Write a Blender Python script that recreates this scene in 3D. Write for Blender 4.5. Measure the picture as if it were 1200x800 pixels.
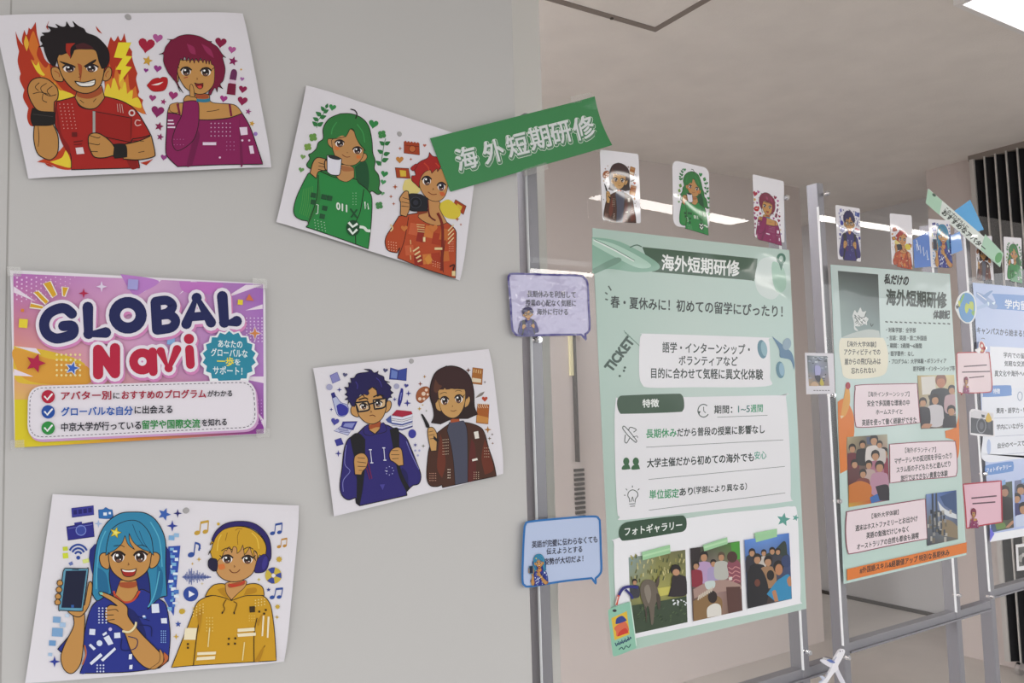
import bpy, math, random
from mathutils import Vector, geometry
random.seed(7)
SC = bpy.context.scene
for _o in list(bpy.data.objects):
    bpy.data.objects.remove(_o)
COL = SC.collection
H0 = 1.40                      # height of the eye above the floor
CEIL = 2.60

# ------------------------------------------------------------------ camera
F, YAW, PITCH, ROLL, DIST = 960.95, 0.5699, 0.0730, -0.0294, 1.1179
FW = Vector((math.sin(YAW)*math.cos(PITCH), math.cos(YAW)*math.cos(PITCH), math.sin(PITCH)))
_r0 = Vector((math.cos(YAW), -math.sin(YAW), 0)); _u0 = _r0.cross(FW)
RT = math.cos(ROLL)*_r0 + math.sin(ROLL)*_u0
UP = -math.sin(ROLL)*_r0 + math.cos(ROLL)*_u0
EYE = Vector((0, -DIST, H0))
cam = bpy.data.cameras.new('camera'); cam_o = bpy.data.objects.new('camera', cam); COL.objects.link(cam_o)
cam.sensor_width = 36; cam.lens = 36*F/1200; cam.clip_start = .02
from mathutils import Matrix
cam_o.matrix_world = Matrix(((RT.x, UP.x, -FW.x, EYE.x), (RT.y, UP.y, -FW.y, EYE.y), (RT.z, UP.z, -FW.z, EYE.z), (0, 0, 0, 1)))
SC.camera = cam_o

# ------------------------------------------------------------------ world, exposure, lamp strengths
SC.view_settings.view_transform = 'Standard'; SC.view_settings.look = 'None'
SC.view_settings.gamma = 1; SC.view_settings.use_curve_mapping = False
SC.view_settings.exposure = 0.0
W = bpy.data.worlds.new('world'); SC.world = W; W.use_nodes = True
_n = W.node_tree; _bg = _n.nodes['Background']
_tc = _n.nodes.new('ShaderNodeTexCoord'); _sx = _n.nodes.new('ShaderNodeSeparateXYZ'); _cr = _n.nodes.new('ShaderNodeValToRGB'); _mr = _n.nodes.new('ShaderNodeMapRange')
_n.links.new(_tc.outputs['Generated'], _sx.inputs[0]); _n.links.new(_sx.outputs['Z'], _mr.inputs['Value'])
_mr.inputs['From Min'].default_value = -1; _mr.inputs['From Max'].default_value = 1
_n.links.new(_mr.outputs[0], _cr.inputs[0]); _n.links.new(_cr.outputs[0], _bg.inputs[0])
# bright daylight above the horizon, pale ground below it
_cr.color_ramp.elements[0].position = .44; _cr.color_ramp.elements[0].color = (.235, .23, .225, 1)
_cr.color_ramp.elements[1].position = .53; _cr.color_ramp.elements[1].color = (.97, .985, 1, 1)
_bg.inputs[1].default_value = 2.3
LAMP_PANEL, LAMP_STRIP, FILL_PASSAGE = 2.8, 18.0, 21.0

# ------------------------------------------------------------------ materials
def lin(h):
    if isinstance(h, tuple): return h
    h = h.lstrip('#'); c = [int(h[i:i+2], 16)/255 for i in (0, 2, 4)]
    return tuple(x/12.92 if x <= .04045 else ((x+.055)/1.055)**2.4 for x in c)
def mat(name, col, rough=.5, metal=0., spec=.5, bump=None, vary=None, emit=None, coat=0., aniso=None):
    m = bpy.data.materials.new(name); m.use_nodes = True
    nt = m.node_tree; b = nt.nodes['Principled BSDF']
    b.inputs['Roughness'].default_value = rough; b.inputs['Metallic'].default_value = metal
    b.inputs['Specular IOR Level'].default_value = spec
    b.inputs['Coat Weight'].default_value = coat; b.inputs['Coat Roughness'].default_value = .05
    if col == 'ATTR':
        a = nt.nodes.new('ShaderNodeAttribute'); a.attribute_name = 'ink'
        nt.links.new(a.outputs['Color'], b.inputs['Base Color'])
    else:
        c = lin(col); b.inputs['Base Color'].default_value = (*c, 1)
        if vary:
            n = nt.nodes.new('ShaderNodeTexNoise'); g = nt.nodes.new('ShaderNodeNewGeometry')
            nt.links.new(g.outputs['Position'], n.inputs['Vector'])
            n.inputs['Scale'].default_value = vary[0]; n.inputs['Detail'].default_value = 4
            r = nt.nodes.new('ShaderNodeValToRGB')
            r.color_ramp.elements[0].position = .3; r.color_ramp.elements[1].position = .7
            r.color_ramp.elements[0].color = tuple(x*(1-vary[1]) for x in c)+(1,)
            r.color_ramp.elements[1].color = tuple(min(1, x*(1+vary[1])) for x in c)+(1,)
            nt.links.new(n.outputs['Fac'], r.inputs['Fac']); nt.links.new(r.outputs['Color'], b.inputs['Base Color'])
    if bump:
        n = nt.nodes.new('ShaderNodeTexNoise'); g = nt.nodes.new('ShaderNodeNewGeometry')
        nt.links.new(g.outputs['Position'], n.inputs['Vector'])
        n.inputs['Scale'].default_value = bump[0]; n.inputs['Detail'].default_value = bump[3] if len(bump) > 3 else 1
        k = nt.nodes.new('ShaderNodeBump'); k.inputs['Strength'].default_value = bump[1]; k.inputs['Distance'].default_value = bump[2]
        nt.links.new(n.outputs['Fac'], k.inputs['Height']); nt.links.new(k.outputs['Normal'], b.inputs['Normal'])
        if coat: nt.links.new(k.outputs['Normal'], b.inputs['Coat Normal'])
    if emit:
        b.inputs['Emission Color'].default_value = (*lin(emit[0]), 1); b.inputs['Emission Strength'].default_value = emit[1]
    return m
def clear_mat(name, tint, ior, rough=0.0, haze=0.0):
    m = bpy.data.materials.new(name); m.use_nodes = True; nt = m.node_tree
    nt.nodes.clear(); out = nt.nodes.new('ShaderNodeOutputMaterial')
    t = nt.nodes.new('ShaderNodeBsdfTransparent'); t.inputs[0].default_value = (*tint, 1)
    g = nt.nodes.new('ShaderNodeBsdfGlossy'); g.inputs['Roughness'].default_value = rough
    g.inputs[0].default_value = (1, 1, 1, 1)
    f = nt.nodes.new('ShaderNodeFresnel'); f.inputs['IOR'].default_value = ior
    x = nt.nodes.new('ShaderNodeMixShader')
    gm = nt.nodes.new('ShaderNodeNewGeometry'); iv = nt.nodes.new('ShaderNodeMath'); iv.operation = 'SUBTRACT'; iv.inputs[0].default_value = 1
    mu = nt.nodes.new('ShaderNodeMath'); mu.operation = 'MULTIPLY'
    nt.links.new(gm.outputs['Backfacing'], iv.inputs[1]); nt.links.new(f.outputs[0], mu.inputs[0]); nt.links.new(iv.outputs[0], mu.inputs[1])
    nt.links.new(mu.outputs[0], x.inputs[0]); nt.links.new(t.outputs[0], x.inputs[1]); nt.links.new(g.outputs[0], x.inputs[2])
    last = x
    if haze:
        d = nt.nodes.new('ShaderNodeBsdfDiffuse'); d.inputs[0].default_value = (.9, .88, .88, 1)
        y = nt.nodes.new('ShaderNodeMixShader'); y.inputs[0].default_value = haze
        nt.links.new(x.outputs[0], y.inputs[1]); nt.links.new(d.outputs[0], y.inputs[2]); last = y
    nt.links.new(last.outputs[0], out.inputs[0])
    return m
INK = mat('printed_matte', 'ATTR', .55, spec=.3)
INKG = mat('printed_laminated', 'ATTR', .4, spec=.2, bump=(6, .32, .02), coat=.65)
INKW = mat('printed_laminated_wavy', 'ATTR', .3, spec=.4, bump=(30, .55, .008, 2), coat=1.0)
M_WALL = mat('wall_paint', '#c6c4c2', .42, spec=.4, vary=(2.0, .012))
M_BACK = mat('back_wall_paint', '#d1c6c1', .7, vary=(1.2, .03))
M_RECESS = mat('recess_wall_paint', '#d6d5d5', .6, vary=(1.2, .02))
M_CEIL = mat('ceiling_board', '#e8e3dd', .8, bump=(140, .35, .004, 3), vary=(5, .04))
M_FLOOR = mat('floor_vinyl', '#c6bfb8', .4, vary=(3, .06))
M_TRIM = mat('pale_trim', '#dad8d3', .5)
M_GROOVE = mat('dark_joint', '#b0adaa', .6)
M_ALU = mat('aluminium', '#8d8c92', .42, metal=.45)
M_STEEL = mat('chrome', '#d8d8da', .12, metal=1)
M_CLEAR = clear_mat('clear_acrylic', (.985, .985, .985), 1.45, 0.0, .012)
M_EDGE = mat('acrylic_polished_edge', '#f4f6f8', .15, spec=.8)
M_TAPE = clear_mat('clear_tape', (.96, .96, .95), 1.7, .12, .10)
M_BLACK = mat('black_curtain_cloth', '#17161a', .75, bump=(300, .3, .002))
M_SILVER = mat('silver_rib', '#c9c6c2', .35, metal=.3)
M_DARK = mat('dark_plastic', '#4a443f', .5)
M_HATCH = mat('hatch_frame', '#8a8079', .6, metal=.1)
M_RUBBER = mat('rubber_foot', '#202020', .8)
M_WHITEFR = mat('lamp_frame', '#e6e4e2', .4)
M_LAMP = mat('lamp_diffuser', '#ffffff', .5, emit=('#fbf8ff', LAMP_PANEL))
M_FILL = mat('passage_fill_panel', '#ffffff', .5, emit=('#fbfbff', FILL_PASSAGE))  # glow of the unseen panels added in the passage
M_TUBE = mat('lamp_strip_diffuser', '#ffffff', .5, emit=('#fffaf4', LAMP_STRIP))

# ------------------------------------------------------------------ scene helpers
def link(o, parent=None):
    COL.objects.link(o)
    if parent is not None: o.parent = parent
    return o
def thing(name, label, cat, loc, group=None):
    o = bpy.data.objects.new(name, None); o.empty_display_size = .05; o.location = loc
    o['label'] = label; o['category'] = cat
    if group: o['group'] = group
    return link(o)
def mesh_obj(name, vs, fs, m, parent=None, org=None):
    me = bpy.data.meshes.new(name)
    org = Vector(org) if org is not None else (Vector(parent.location) if parent is not None and parent.parent is None else Vector((0, 0, 0)))
    me.from_pydata([tuple(Vector(v)-org) for v in vs], [], fs); me.validate(); me.update()
    me.materials.append(m)
    o = bpy.data.objects.new(name, me)
    if parent is None: o.location = org
    return link(o, parent)
class MB:
    def __init__(s): s.v = []; s.f = []
    def box(s, x0, x1, y0, y1, z0, z1, bev=0):
        n = len(s.v)
        if bev:
            b = bev
            ring = [(x0+b, y0), (x1-b, y0), (x1, y0+b), (x1, y1-b), (x1-b, y1), (x0+b, y1), (x0, y1-b), (x0, y0+b)]
            for z in (z0, z1): s.v += [(x, y, z) for x, y in ring]
            for i in range(8): j = (i+1) % 8; s.f.append((n+i, n+j, n+8+j, n+8+i))
            s.f.append(tuple(range(n+7, n-1, -1))); s.f.append(tuple(range(n+8, n+16)))
            return s
        s.v += [(x0, y0, z0), (x1, y0, z0), (x1, y1, z0), (x0, y1, z0), (x0, y0, z1), (x1, y0, z1), (x1, y1, z1), (x0, y1, z1)]
        for q in ((3, 2, 1, 0), (4, 5, 6, 7), (0, 1, 5, 4), (1, 2, 6, 5), (2, 3, 7, 6), (3, 0, 4, 7)): s.f.append(tuple(n+i for i in q))
        return s
    def cyl(s, c, ax, r, h, seg=16, r2=None):
        c = Vector(c); ax = Vector(ax).normalized(); r2 = r if r2 is None else r2
        u = ax.orthogonal().normalized(); w = ax.cross(u); n = len(s.v)
        for k, (hh, rr) in enumerate(((0, r), (h, r2))):
            for i in range(seg):
                a = 2*math.pi*i/seg; s.v.append(tuple(c+ax*hh+(u*math.cos(a)+w*math.sin(a))*rr))
        for i in range(seg): j = (i+1) % seg; s.f.append((n+i, n+j, n+seg+j, n+seg+i))
        s.f.append(tuple(range(n+seg-1, n-1, -1))); s.f.append(tuple(range(n+seg, n+2*seg)))
        return s
    def prism(s, pts, y0, y1):          # outline in (x, z), extruded along y
        n = len(s.v); k = len(pts)
        s.v += [(x, y0, z) for x, z in pts]+[(x, y1, z) for x, z in pts]
        tri = geometry.tessellate_polygon([[Vector((x, z, 0)) for x, z in pts]])
        s.f += [tuple(n+i for i in t) for t in tri]+[tuple(n+k+i for i in reversed(t)) for t in tri]
        for i in range(k): j = (i+1) % k; s.f.append((n+i, n+j, n+k+j, n+k+i))
        return s
    def build(s, name, m, parent=None, org=None): return mesh_obj(name, s.v, s.f, m, parent, org)
def structure(o): o['kind'] = 'structure'; return o
def at(p, Y):                           # where the sight line through a photo point meets the plane y = Y
    D = FW+RT*((p[0]-600)/F)-UP*((p[1]-400)/F); return EYE+D*((DIST+Y)/D.y)
def at_z(p, Z):
    D = FW+RT*((p[0]-600)/F)-UP*((p[1]-400)/F); return EYE+D*((Z-H0)/D.z)

# ------------------------------------------------------------------ printed artwork helpers
LN = '#1c1210'
def P(t):
    if not isinstance(t, str): return [(x, y, 0) for x, y in t]
    out = []
    for w in t.split():
        k = w.endswith('!'); x, y = w.rstrip('!').split(','); out.append((float(x), float(y), k))
    return out
def cr(p, closed, n=5):
    out = []; L = len(p); rng = range(L if closed else L-1)
    g = (lambda i: p[i % L]) if closed else (lambda i: p[max(0, min(L-1, i))])
    for i in rng:
        a, b, c, d = g(i-1), g(i), g(i+1), g(i+2)
        for k in range(n):
            t = k/n; t2 = t*t; t3 = t2*t
            out.append(tuple(.5*((2*b[j])+(-a[j]+c[j])*t+(2*a[j]-5*b[j]+4*c[j]-d[j])*t2+(-a[j]+3*b[j]-3*c[j]+d[j])*t3) for j in (0, 1)))
    if not closed: out.append(p[-1][:2])
    return out
def curve(t, closed, sm=True):
    p = P(t)
    if not sm: return [q[:2] for q in p]
    ks = [i for i, q in enumerate(p) if q[2]]
    if not ks: return cr(p, closed)
    if not closed:
        ks = sorted(set([0]+ks+[len(p)-1])); out = []
        for a, b in zip(ks, ks[1:]): out += cr(p[a:b+1], False)[:-1]
        return out+[p[-1][:2]]
    p = p[ks[0]:]+p[:ks[0]]; ks = [k-ks[0] for k in ks]+[len(p)]; p = p+[p[0]]; out = []
    for a, b in zip(ks, ks[1:]): out += cr(p[a:b+1], False)[:-1]
    return out
GL = {}
def glyphs(s, bold):
    k = (s, bold)
    if k not in GL:
        c = bpy.data.curves.new('t', 'FONT'); c.body = s; c.offset = bold; c.resolution_u = 3
        o = bpy.data.objects.new('t', c); COL.objects.link(o)
        dg = bpy.context.evaluated_depsgraph_get(); dg.update(); ev = o.evaluated_get(dg); me = ev.to_mesh()
        v = [(q.co.x, q.co.y) for q in me.vertices]; f = [tuple(q.vertices) for q in me.polygons]
        ev.to_mesh_clear(); bpy.data.objects.remove(o); bpy.data.curves.remove(c)
        GL[k] = (v, f)
    return GL[k]
class Art:
    """Flat printing: shapes laid one over the other on a sheet; fn maps drawing units to (x, z) on the sheet's plane."""
    def __init__(s, fn, y, step=1.2e-5):
        s.fn = fn; s.y = y; s.n = 0; s.parts = {}; s.cur = None; s.step = step; s.marks = {}; s.clip = None
    def part(s, name): s.clip = None; s.cur = s.parts.setdefault(name, [[], [], []]); return s
    def use(s, fn): s.fn = fn; return s
    def add(s, pts, faces, col, lift=None):
        if s.clip and not lift and not isinstance(col, list) and len(pts) > 2:      # keep the picture's shapes inside its edges
            poly = [tuple(p) for p in pts] if len(faces) and len(faces) == len(pts)-2 else None
            if poly:
                q = s.clip; sg = 1 if sum(q[i-1][0]*q[i][1]-q[i][0]*q[i-1][1] for i in range(4)) > 0 else -1
                for i in range(4):
                    a, b_ = q[i-1], q[i]; out = []; dd = lambda p: sg*((b_[0]-a[0])*(p[1]-a[1])-(b_[1]-a[1])*(p[0]-a[0]))
                    for k in range(len(poly)):
                        p0, p1 = poly[k-1], poly[k]; d0, d1 = dd(p0), dd(p1)
                        if (d0 >= 0) != (d1 >= 0): t = d0/(d0-d1); out.append((p0[0]+(p1[0]-p0[0])*t, p0[1]+(p1[1]-p0[1])*t))
                        if d1 >= 0: out.append(p1)
                    poly = out
                    if len(poly) < 3: return
                pts = poly; faces = geometry.tessellate_polygon([[Vector((x, y, 0)) for x, y in pts]])
        s.n += 1; V, Fs, Cs = s.cur; b = len(V); y = s.y-s.n*s.step; top = 0
        for i, p in enumerate(pts):
            x, z = s.fn(p[0], p[1]); d = lift[i] if lift else 0; top = max(top, d); V.append((x, y-d, z))
        s.n += int(top/s.step); f0 = len(Fs)
        multi = isinstance(col, list)
        for f in faces:
            Fs.append(tuple(b+i for i in f)); Cs.append([lin(col[i]) for i in f] if multi else [lin(col)]*len(f))
        s.marks.setdefault(id(s.cur), []).append((b, len(V), f0, len(Fs)))
    def f(s, col, t, sm=True):
        p = curve(t, True, sm)
        s.add(p, geometry.tessellate_polygon([[Vector((x, y, 0)) for x, y in p]]), col)
    def s(s, col, t, w, closed=False, sm=True, cap=False):
        p = curve(t, closed, sm); q = [p[0]]
        for a in p[1:]:
            if math.hypot(a[0]-q[-1][0], a[1]-q[-1][1]) > 1e-4: q.append(a)
        p = q; L = len(p)
        if L < 2: return
        V = []; Fs = []; h = w/2
        for i in range(L):
            a = p[(i-1) % L] if closed or i > 0 else p[i]; b = p[(i+1) % L] if closed or i < L-1 else p[i]
            dx, dy = b[0]-a[0], b[1]-a[1]; l = math.hypot(dx, dy) or 1; nx, ny = -dy/l*h, dx/l*h
            V += [(p[i][0]+nx, p[i][1]+ny), (p[i][0]-nx, p[i][1]-ny)]
        for i in range(L if closed else L-1):
            j = (i+1) % L; Fs.append((2*i, 2*j, 2*j+1, 2*i+1))
        if cap:
            for c in ((p[0], p[-1]) if sm else p):
                n = len(V); V += [(c[0]+h*math.cos(k*.5236), c[1]+h*math.sin(k*.5236)) for k in range(12)]; Fs.append(tuple(range(n, n+12)))
        lift = None
        if w >= 9 or cap:                # broad strokes: every facet on its own hair-thin level, so overlaps stay clean
            V2 = []; F2 = []; lift = []; g = min(1e-6, s.step*.3)
            for k, f in enumerate(Fs):
                F2.append(tuple(range(len(V2), len(V2)+len(f)))); V2 += [V[i] for i in f]; lift += [g*k]*len(f)
            V, Fs = V2, F2
        s.add(V, Fs, col, lift)
    def o(s, col, t, w=3, line=LN, sm=True): s.f(col, t, sm); s.s(line, t, w, True, sm)
    def ell(s, cx, cy, rx, ry=None, a=0, n=22):
        ry = rx if ry is None else ry; ca, sa = math.cos(a), math.sin(a); out = []
        for k in range(n):
            u, v = rx*math.cos(2*math.pi*k/n), ry*math.sin(2*math.pi*k/n); out.append((cx+u*ca-v*sa, cy+u*sa+v*ca))
        return out
    def e(s, col, cx, cy, rx, ry=None, a=0, w=0, line=LN):
        p = s.ell(cx, cy, rx, ry, a)
        if col: s.f(col, p, False)
        if w: s.s(line, p, w, True, False)
    def r(s, col, x, y, w, h, a=0, o=0, line=LN):
        ca, sa = math.cos(a), math.sin(a)
        p = [(x+u*ca-v*sa, y+u*sa+v*ca) for u, v in ((0, 0), (w, 0), (w, h), (0, h))]
        s.f(col, p, False)
        if o: s.s(line, p, o, True, False)
    def star(s, col, x, y, r, k=5, q=.45, a=-1.571, w=0, line=LN):
        p = [(x+(r if i % 2 == 0 else r*q)*math.cos(a+i*math.pi/k), y+(r if i % 2 == 0 else r*q)*math.sin(a+i*math.pi/k)) for i in range(2*k)]
        s.f(col, p, False)
        if w: s.s(line, p, w, True, False)
    def sp(s, col, x, y, r): s.star(col, x, y, r, 4, .32)
    def heart(s, col, x, y, r, a=0):
        p = []
        for i in range(20):
            t = 2*math.pi*i/20; u = 16*math.sin(t)**3/16*r; v = -(13*math.cos(t)-5*math.cos(2*t)-2*math.cos(3*t)-math.cos(4*t))/16*r
            p.append((x+u*math.cos(a)-v*math.sin(a), y+u*math.sin(a)+v*math.cos(a)))
        s.f(col, p, False)
    def dots(s, col, x, y, nx, ny, dx, dy, r, kx=0, ky=0):
        V = []; Fs = []
        for j in range(ny):
            for i in range(nx):
                cx, cy = x+i*dx+j*kx, y+j*dy+i*ky; n = len(V)
                V += [(cx-r, cy), (cx, cy-r), (cx+r, cy), (cx, cy+r)]; Fs.append((n, n+1, n+2, n+3))
        s.add(V, Fs, col)
    def grad(s, quad, cols, n=12):       # 3 x 3 printed colours blended over a four-cornered area
        (a, b, c, d) = quad; V = []; C = []; Fs = []
        cl = [[lin(x) for x in r] for r in cols]
        for j in range(n+1):
            for i in range(n+1):
                u, v = i/n, j/n
                V.append(tuple((a[k]*(1-u)+b[k]*u)*(1-v)+(d[k]*(1-u)+c[k]*u)*v for k in (0, 1)))
                U, Q = u*2, v*2; i0, j0 = min(1, int(U)), min(1, int(Q)); U -= i0; Q -= j0
                C.append(tuple((cl[j0][i0][k]*(1-U)+cl[j0][i0+1][k]*U)*(1-Q)+(cl[j0+1][i0][k]*(1-U)+cl[j0+1][i0+1][k]*U)*Q for k in range(3)))
        for j in range(n):
            for i in range(n): q = j*(n+1)+i; Fs.append((q, q+1, q+n+2, q+n+1))
        s.add(V, Fs, C)
    def t(s, col, txt, x0, y0, x1, y1, h, b=.018, perp=False, slant=0, ink=False):
        v, f = glyphs(txt, 0)
        xs = [p[0] for p in v]; ys = [p[1] for p in v]; xa, xb = min(xs), max(xs)
        if ink or not any(ord(c) > 0x2e80 for c in txt): ym, yh = (min(ys)+max(ys))/2, max(ys)-min(ys)
        else: ym, yh = .37, .92
        ax, ay = x1-x0, y1-y0; L = math.hypot(ax, ay)
        ux, uy = (ay/L*h, -ax/L*h) if perp else (slant*h, -h)
        k = 1 if b < .008 else 4 if b < .04 else 8 if b < .06 else 14      # heavier lettering: the same glyphs printed again a hair to each side
        V = []; Fs = []; lift = []
        for i in range(k):
            ox, oy = (0, 0) if k == 1 else (b*math.cos(.785+i*6.2832/k), b*math.sin(.785+i*6.2832/k))
            n = len(V); V += [(x0+(p[0]+ox-xa)/(xb-xa)*ax+(p[1]+oy-ym)/yh*ux, y0+(p[0]+ox-xa)/(xb-xa)*ay+(p[1]+oy-ym)/yh*uy) for p in v]
            Fs += [tuple(n+j for j in q) for q in f]; lift += [i*1e-6]*len(v)
        s.add(V, Fs, col, lift)
    def eye(s, x, y, rx, ry, iris='#2e1a1c', look=0, lash=4):
        s.e('#f4ece8', x, y, rx*.98, ry*.88); s.e(iris, x+look, y+ry*.02, rx*.74, ry*.94)
        s.e('#120a0c', x+look, y-ry*.08, rx*.48, ry*.62); s.e('#7a5648', x+look, y+ry*.56, rx*.42, ry*.26)
        s.e('#ffffff', x+look-rx*.26, y-ry*.38, rx*.22, ry*.24); s.e('#ffffff', x+look+rx*.26, y+ry*.36, rx*.1, ry*.12)
        s.s(LN, [(x-rx*1.14, y-ry*.2), (x-rx*.62, y-ry*.84), (x+rx*.3, y-ry*.98), (x+rx*1.14, y-ry*.34)], lash*1.35)
    def emit(s, root, m, labels=None):
        out = {}
        jobs = []
        for name, cur in s.parts.items():
            V, Fs, Cs = cur; mk = s.marks.get(id(cur), [])
            if not mk: continue
            bx = [[[f(V[i][k] for i in range(e[0], e[1])) for k in (0, 2)] for f in (min, max)] for e in mk]; sz = [max(h[0]-l[0], h[1]-l[1]) for l, h in bx]
            pa = list(range(len(mk)))
            def root_(i):
                while pa[i] != i: pa[i] = pa[pa[i]]; i = pa[i]
                return i
            for i in range(len(mk)):             # printing that lies far apart becomes parts of its own
                for j in range(i):
                    g = [max(0, bx[i][0][k]-bx[j][1][k], bx[j][0][k]-bx[i][1][k]) for k in (0, 1)]
                    if math.hypot(*g) <= max(.0195, .49*max(sz[i], sz[j])): pa[root_(i)] = root_(j)
            for r_ in sorted(set(root_(i) for i in range(len(mk)))):
                v2 = []; f2 = []; c2 = []
                for i, e in enumerate(mk):
                    if root_(i) != r_: continue
                    d = len(v2)-e[0]; v2 += V[e[0]:e[1]]; f2 += [tuple(q+d for q in f) for f in Fs[e[2]:e[3]]]; c2 += Cs[e[2]:e[3]]
                jobs.append((name, v2, f2, c2))
        for name, V, Fs, Cs in jobs:
            if not V: continue
            o = mesh_obj(name.split('#')[0], V, Fs, m, root)
            if len(o.data.polygons) == len(Cs):
                at_ = o.data.color_attributes.new('ink', 'FLOAT_COLOR', 'CORNER'); buf = []
                for c in Cs:
                    for q in c: buf += [q[0], q[1], q[2], 1.0]
                if len(buf) == 4*len(o.data.loops): at_.data.foreach_set('color', buf)
            else: print('LOST', name)
            if labels and name in labels: o['label'] = labels[name]
            out[name] = o
        return out
def rq(q, r, n=6):                       # a four-cornered shape with rounded corners
    out = []
    for i in range(4):
        p, a, b = q[i], q[i-1], q[(i+1) % 4]; la, lb = math.dist(p, a), math.dist(p, b)
        A = (p[0]+(a[0]-p[0])*r/la, p[1]+(a[1]-p[1])*r/la); B = (p[0]+(b[0]-p[0])*r/lb, p[1]+(b[1]-p[1])*r/lb)
        for k in range(n+1):
            t = k/n; out.append(tuple((1-t)**2*A[j]+2*t*(1-t)*p[j]+t*t*B[j] for j in (0, 1)))
    return out
def crop(ox, oy, k): return lambda x, y: (ox+k*x, oy+k*y)
def on(Y, c=None):
    c = c or (lambda x, y: (x, y))
    def fn(x, y): v = at(c(x, y), Y); return v.x, v.z
    return fn
def affine(src, dst):                    # maps (x, z) so that src = (o, a, b) lands on dst = (o, a, b)
    (o, a, b), (O, A, B) = src, dst
    e1 = (a[0]-o[0], a[1]-o[1]); e2 = (b[0]-o[0], b[1]-o[1]); d = e1[0]*e2[1]-e1[1]*e2[0]
    def fn(x, z):
        px, pz = x-o[0], z-o[1]; u = (px*e2[1]-pz*e2[0])/d; v = (e1[0]*pz-e1[1]*px)/d
        return O[0]+u*(A[0]-O[0])+v*(B[0]-O[0]), O[1]+u*(A[1]-O[1])+v*(B[1]-O[1])
    return fn
def sheet(name, root, quad, Y, col, m, th=.0004, lift=(0, 0, 0, 0), R=.05, n=24, round_=0):
    """A sheet of paper given by its four corners on the plane y = Y; lift raises a corner towards the room."""
    q = [on(Y)(*p) for p in quad]; V = []; Fs = []
    def pos(u, v): return tuple((q[0][k]*(1-u)+q[1][k]*u)*(1-v)+(q[3][k]*(1-u)+q[2][k]*u)*v for k in (0, 1))
    if round_:
        w = math.dist(q[0], q[1]); h = math.dist(q[0], q[3]); ru, rv = round_/w, round_/h; out = []
        for cu, cv, a0 in ((1-ru, rv, -90), (1-ru, 1-rv, 0), (ru, 1-rv, 90), (ru, rv, 180)):
            for k in range(6):
                a = math.radians(a0+18*k); out.append(pos(cu+ru*math.cos(a), cv+rv*math.sin(a)))
        mb = MB().prism(out, Y, Y+th); o = mb.build(name, m, root)
    else:
        for side in (0, 1):
            for j in range(n+1):
                for i in range(n+1):
                    x, z = pos(i/n, j/n); d = 0
                    for c, l in zip(q, lift):
                        r = math.dist((x, z), c)
                        if r < R: d += l*(1-r/R)**2
                    V.append((x, Y-d+side*th, z))
        b = (n+1)**2
        for j in range(n):
            for i in range(n):
                k = j*(n+1)+i; Fs += [(k, k+n+1, k+n+2, k+1), (b+k, b+k+1, b+k+n+2, b+k+n+1)]
        ring = [i for i in range(n)]+[j*(n+1)+n for j in range(n)]+[n*(n+1)+i for i in range(n, 0, -1)]+[j*(n+1) for j in range(n, 0, -1)]
        for a, c in zip(ring, ring[1:]+ring[:1]): Fs.append((a, c, b+c, b+a))
        o = mesh_obj(name, V, Fs, m, root)
    c = lin(col); a_ = o.data.color_attributes.new('ink', 'FLOAT_COLOR', 'CORNER')
    a_.data.foreach_set('color', [c[0], c[1], c[2], 1.0]*len(o.data.loops))
    return o
# ================================================================== the room
WX = at((613, 450), 0).x                 # right-hand end of the partition wall
structure(MB().box(.6, 9, -1.4, 3.4, -.1, 0).build('floor', M_FLOOR))
structure(MB().box(-2, 9, -4.5, .05, CEIL, CEIL+.1).box(-2, 9, .05, 3.4, CEIL, CEIL+.1).build('ceiling', M_CEIL))
GX = at((3, 650), 0).x
structure(MB().box(GX+.001, WX, 0, .05, 0, CEIL).build('wall_front', M_WALL))
structure(MB().box(-3, GX-.001, 0, .05, 0, CEIL).build('wall_left', M_WALL))
structure(MB().box(GX-.001, GX+.001, .0006, .04, 0, CEIL).build('trim_1', M_GROOVE))
structure(MB().box(-3, 4.0, 1.95, 2.05, 0, CEIL).build('wall_back', M_BACK))
structure(MB().box(4.34, 9, .15, 1.38, 0, CEIL).build('wall_right', M_BACK))
structure(MB().box(4.95, 5.05, 1.38, 7, 0, CEIL).build('wall_recess', M_RECESS))
structure(MB().box(3.9, 4.0, 2.05, 7, 0, CEIL).build('wall_passage', M_BACK))
structure(MB().box(4.935, 4.95, 1.38, 7, 0, .022).build('baseboard_recess', M_DARK))
J0, J1 = at((637, 450), .30), at((646, 450), .30)
structure(MB().box(J0.x-.4, J1.x, .30, .42, 0, CEIL).build('trim_2', M_TRIM))

# dark strip, ticks and cream strip on the wall behind the clear panels
r = thing('wall_strips', 'dark vertical rail with a row of slots on the wall behind the first clear panel', 'rail', at((676, 540), 1.945))
mb = MB(); a = at((672, 390), 1.93); b = at((679, 541), 1.93); mb.box(a.x, b.x, 1.925, 1.95, b.z, a.z); mb.build('channel', M_DARK, r)
mb = MB(); p0 = at((674, 551), 1.945); p1 = at((679, 606), 1.945); x0, x1 = at((674, 578), 1.945).x, at((685, 578), 1.945).x
for i in range(11):
    z = p0.z+(p1.z-p0.z)*i/10; mb.box(x0, x1, 1.94, 1.95, z-.006, z+.006)
mb.build('slots', M_DARK, r)
mb = MB(); a = at((667, 392), 1.94); b = at((672, 440), 1.94); mb.box(a.x, b.x, 1.935, 1.95, b.z, a.z)
mb.build('edge_strip', mat('cream_strip', '#efe6b8', .5), r)['label'] = 'cream edge strip beside the upper end'

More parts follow.
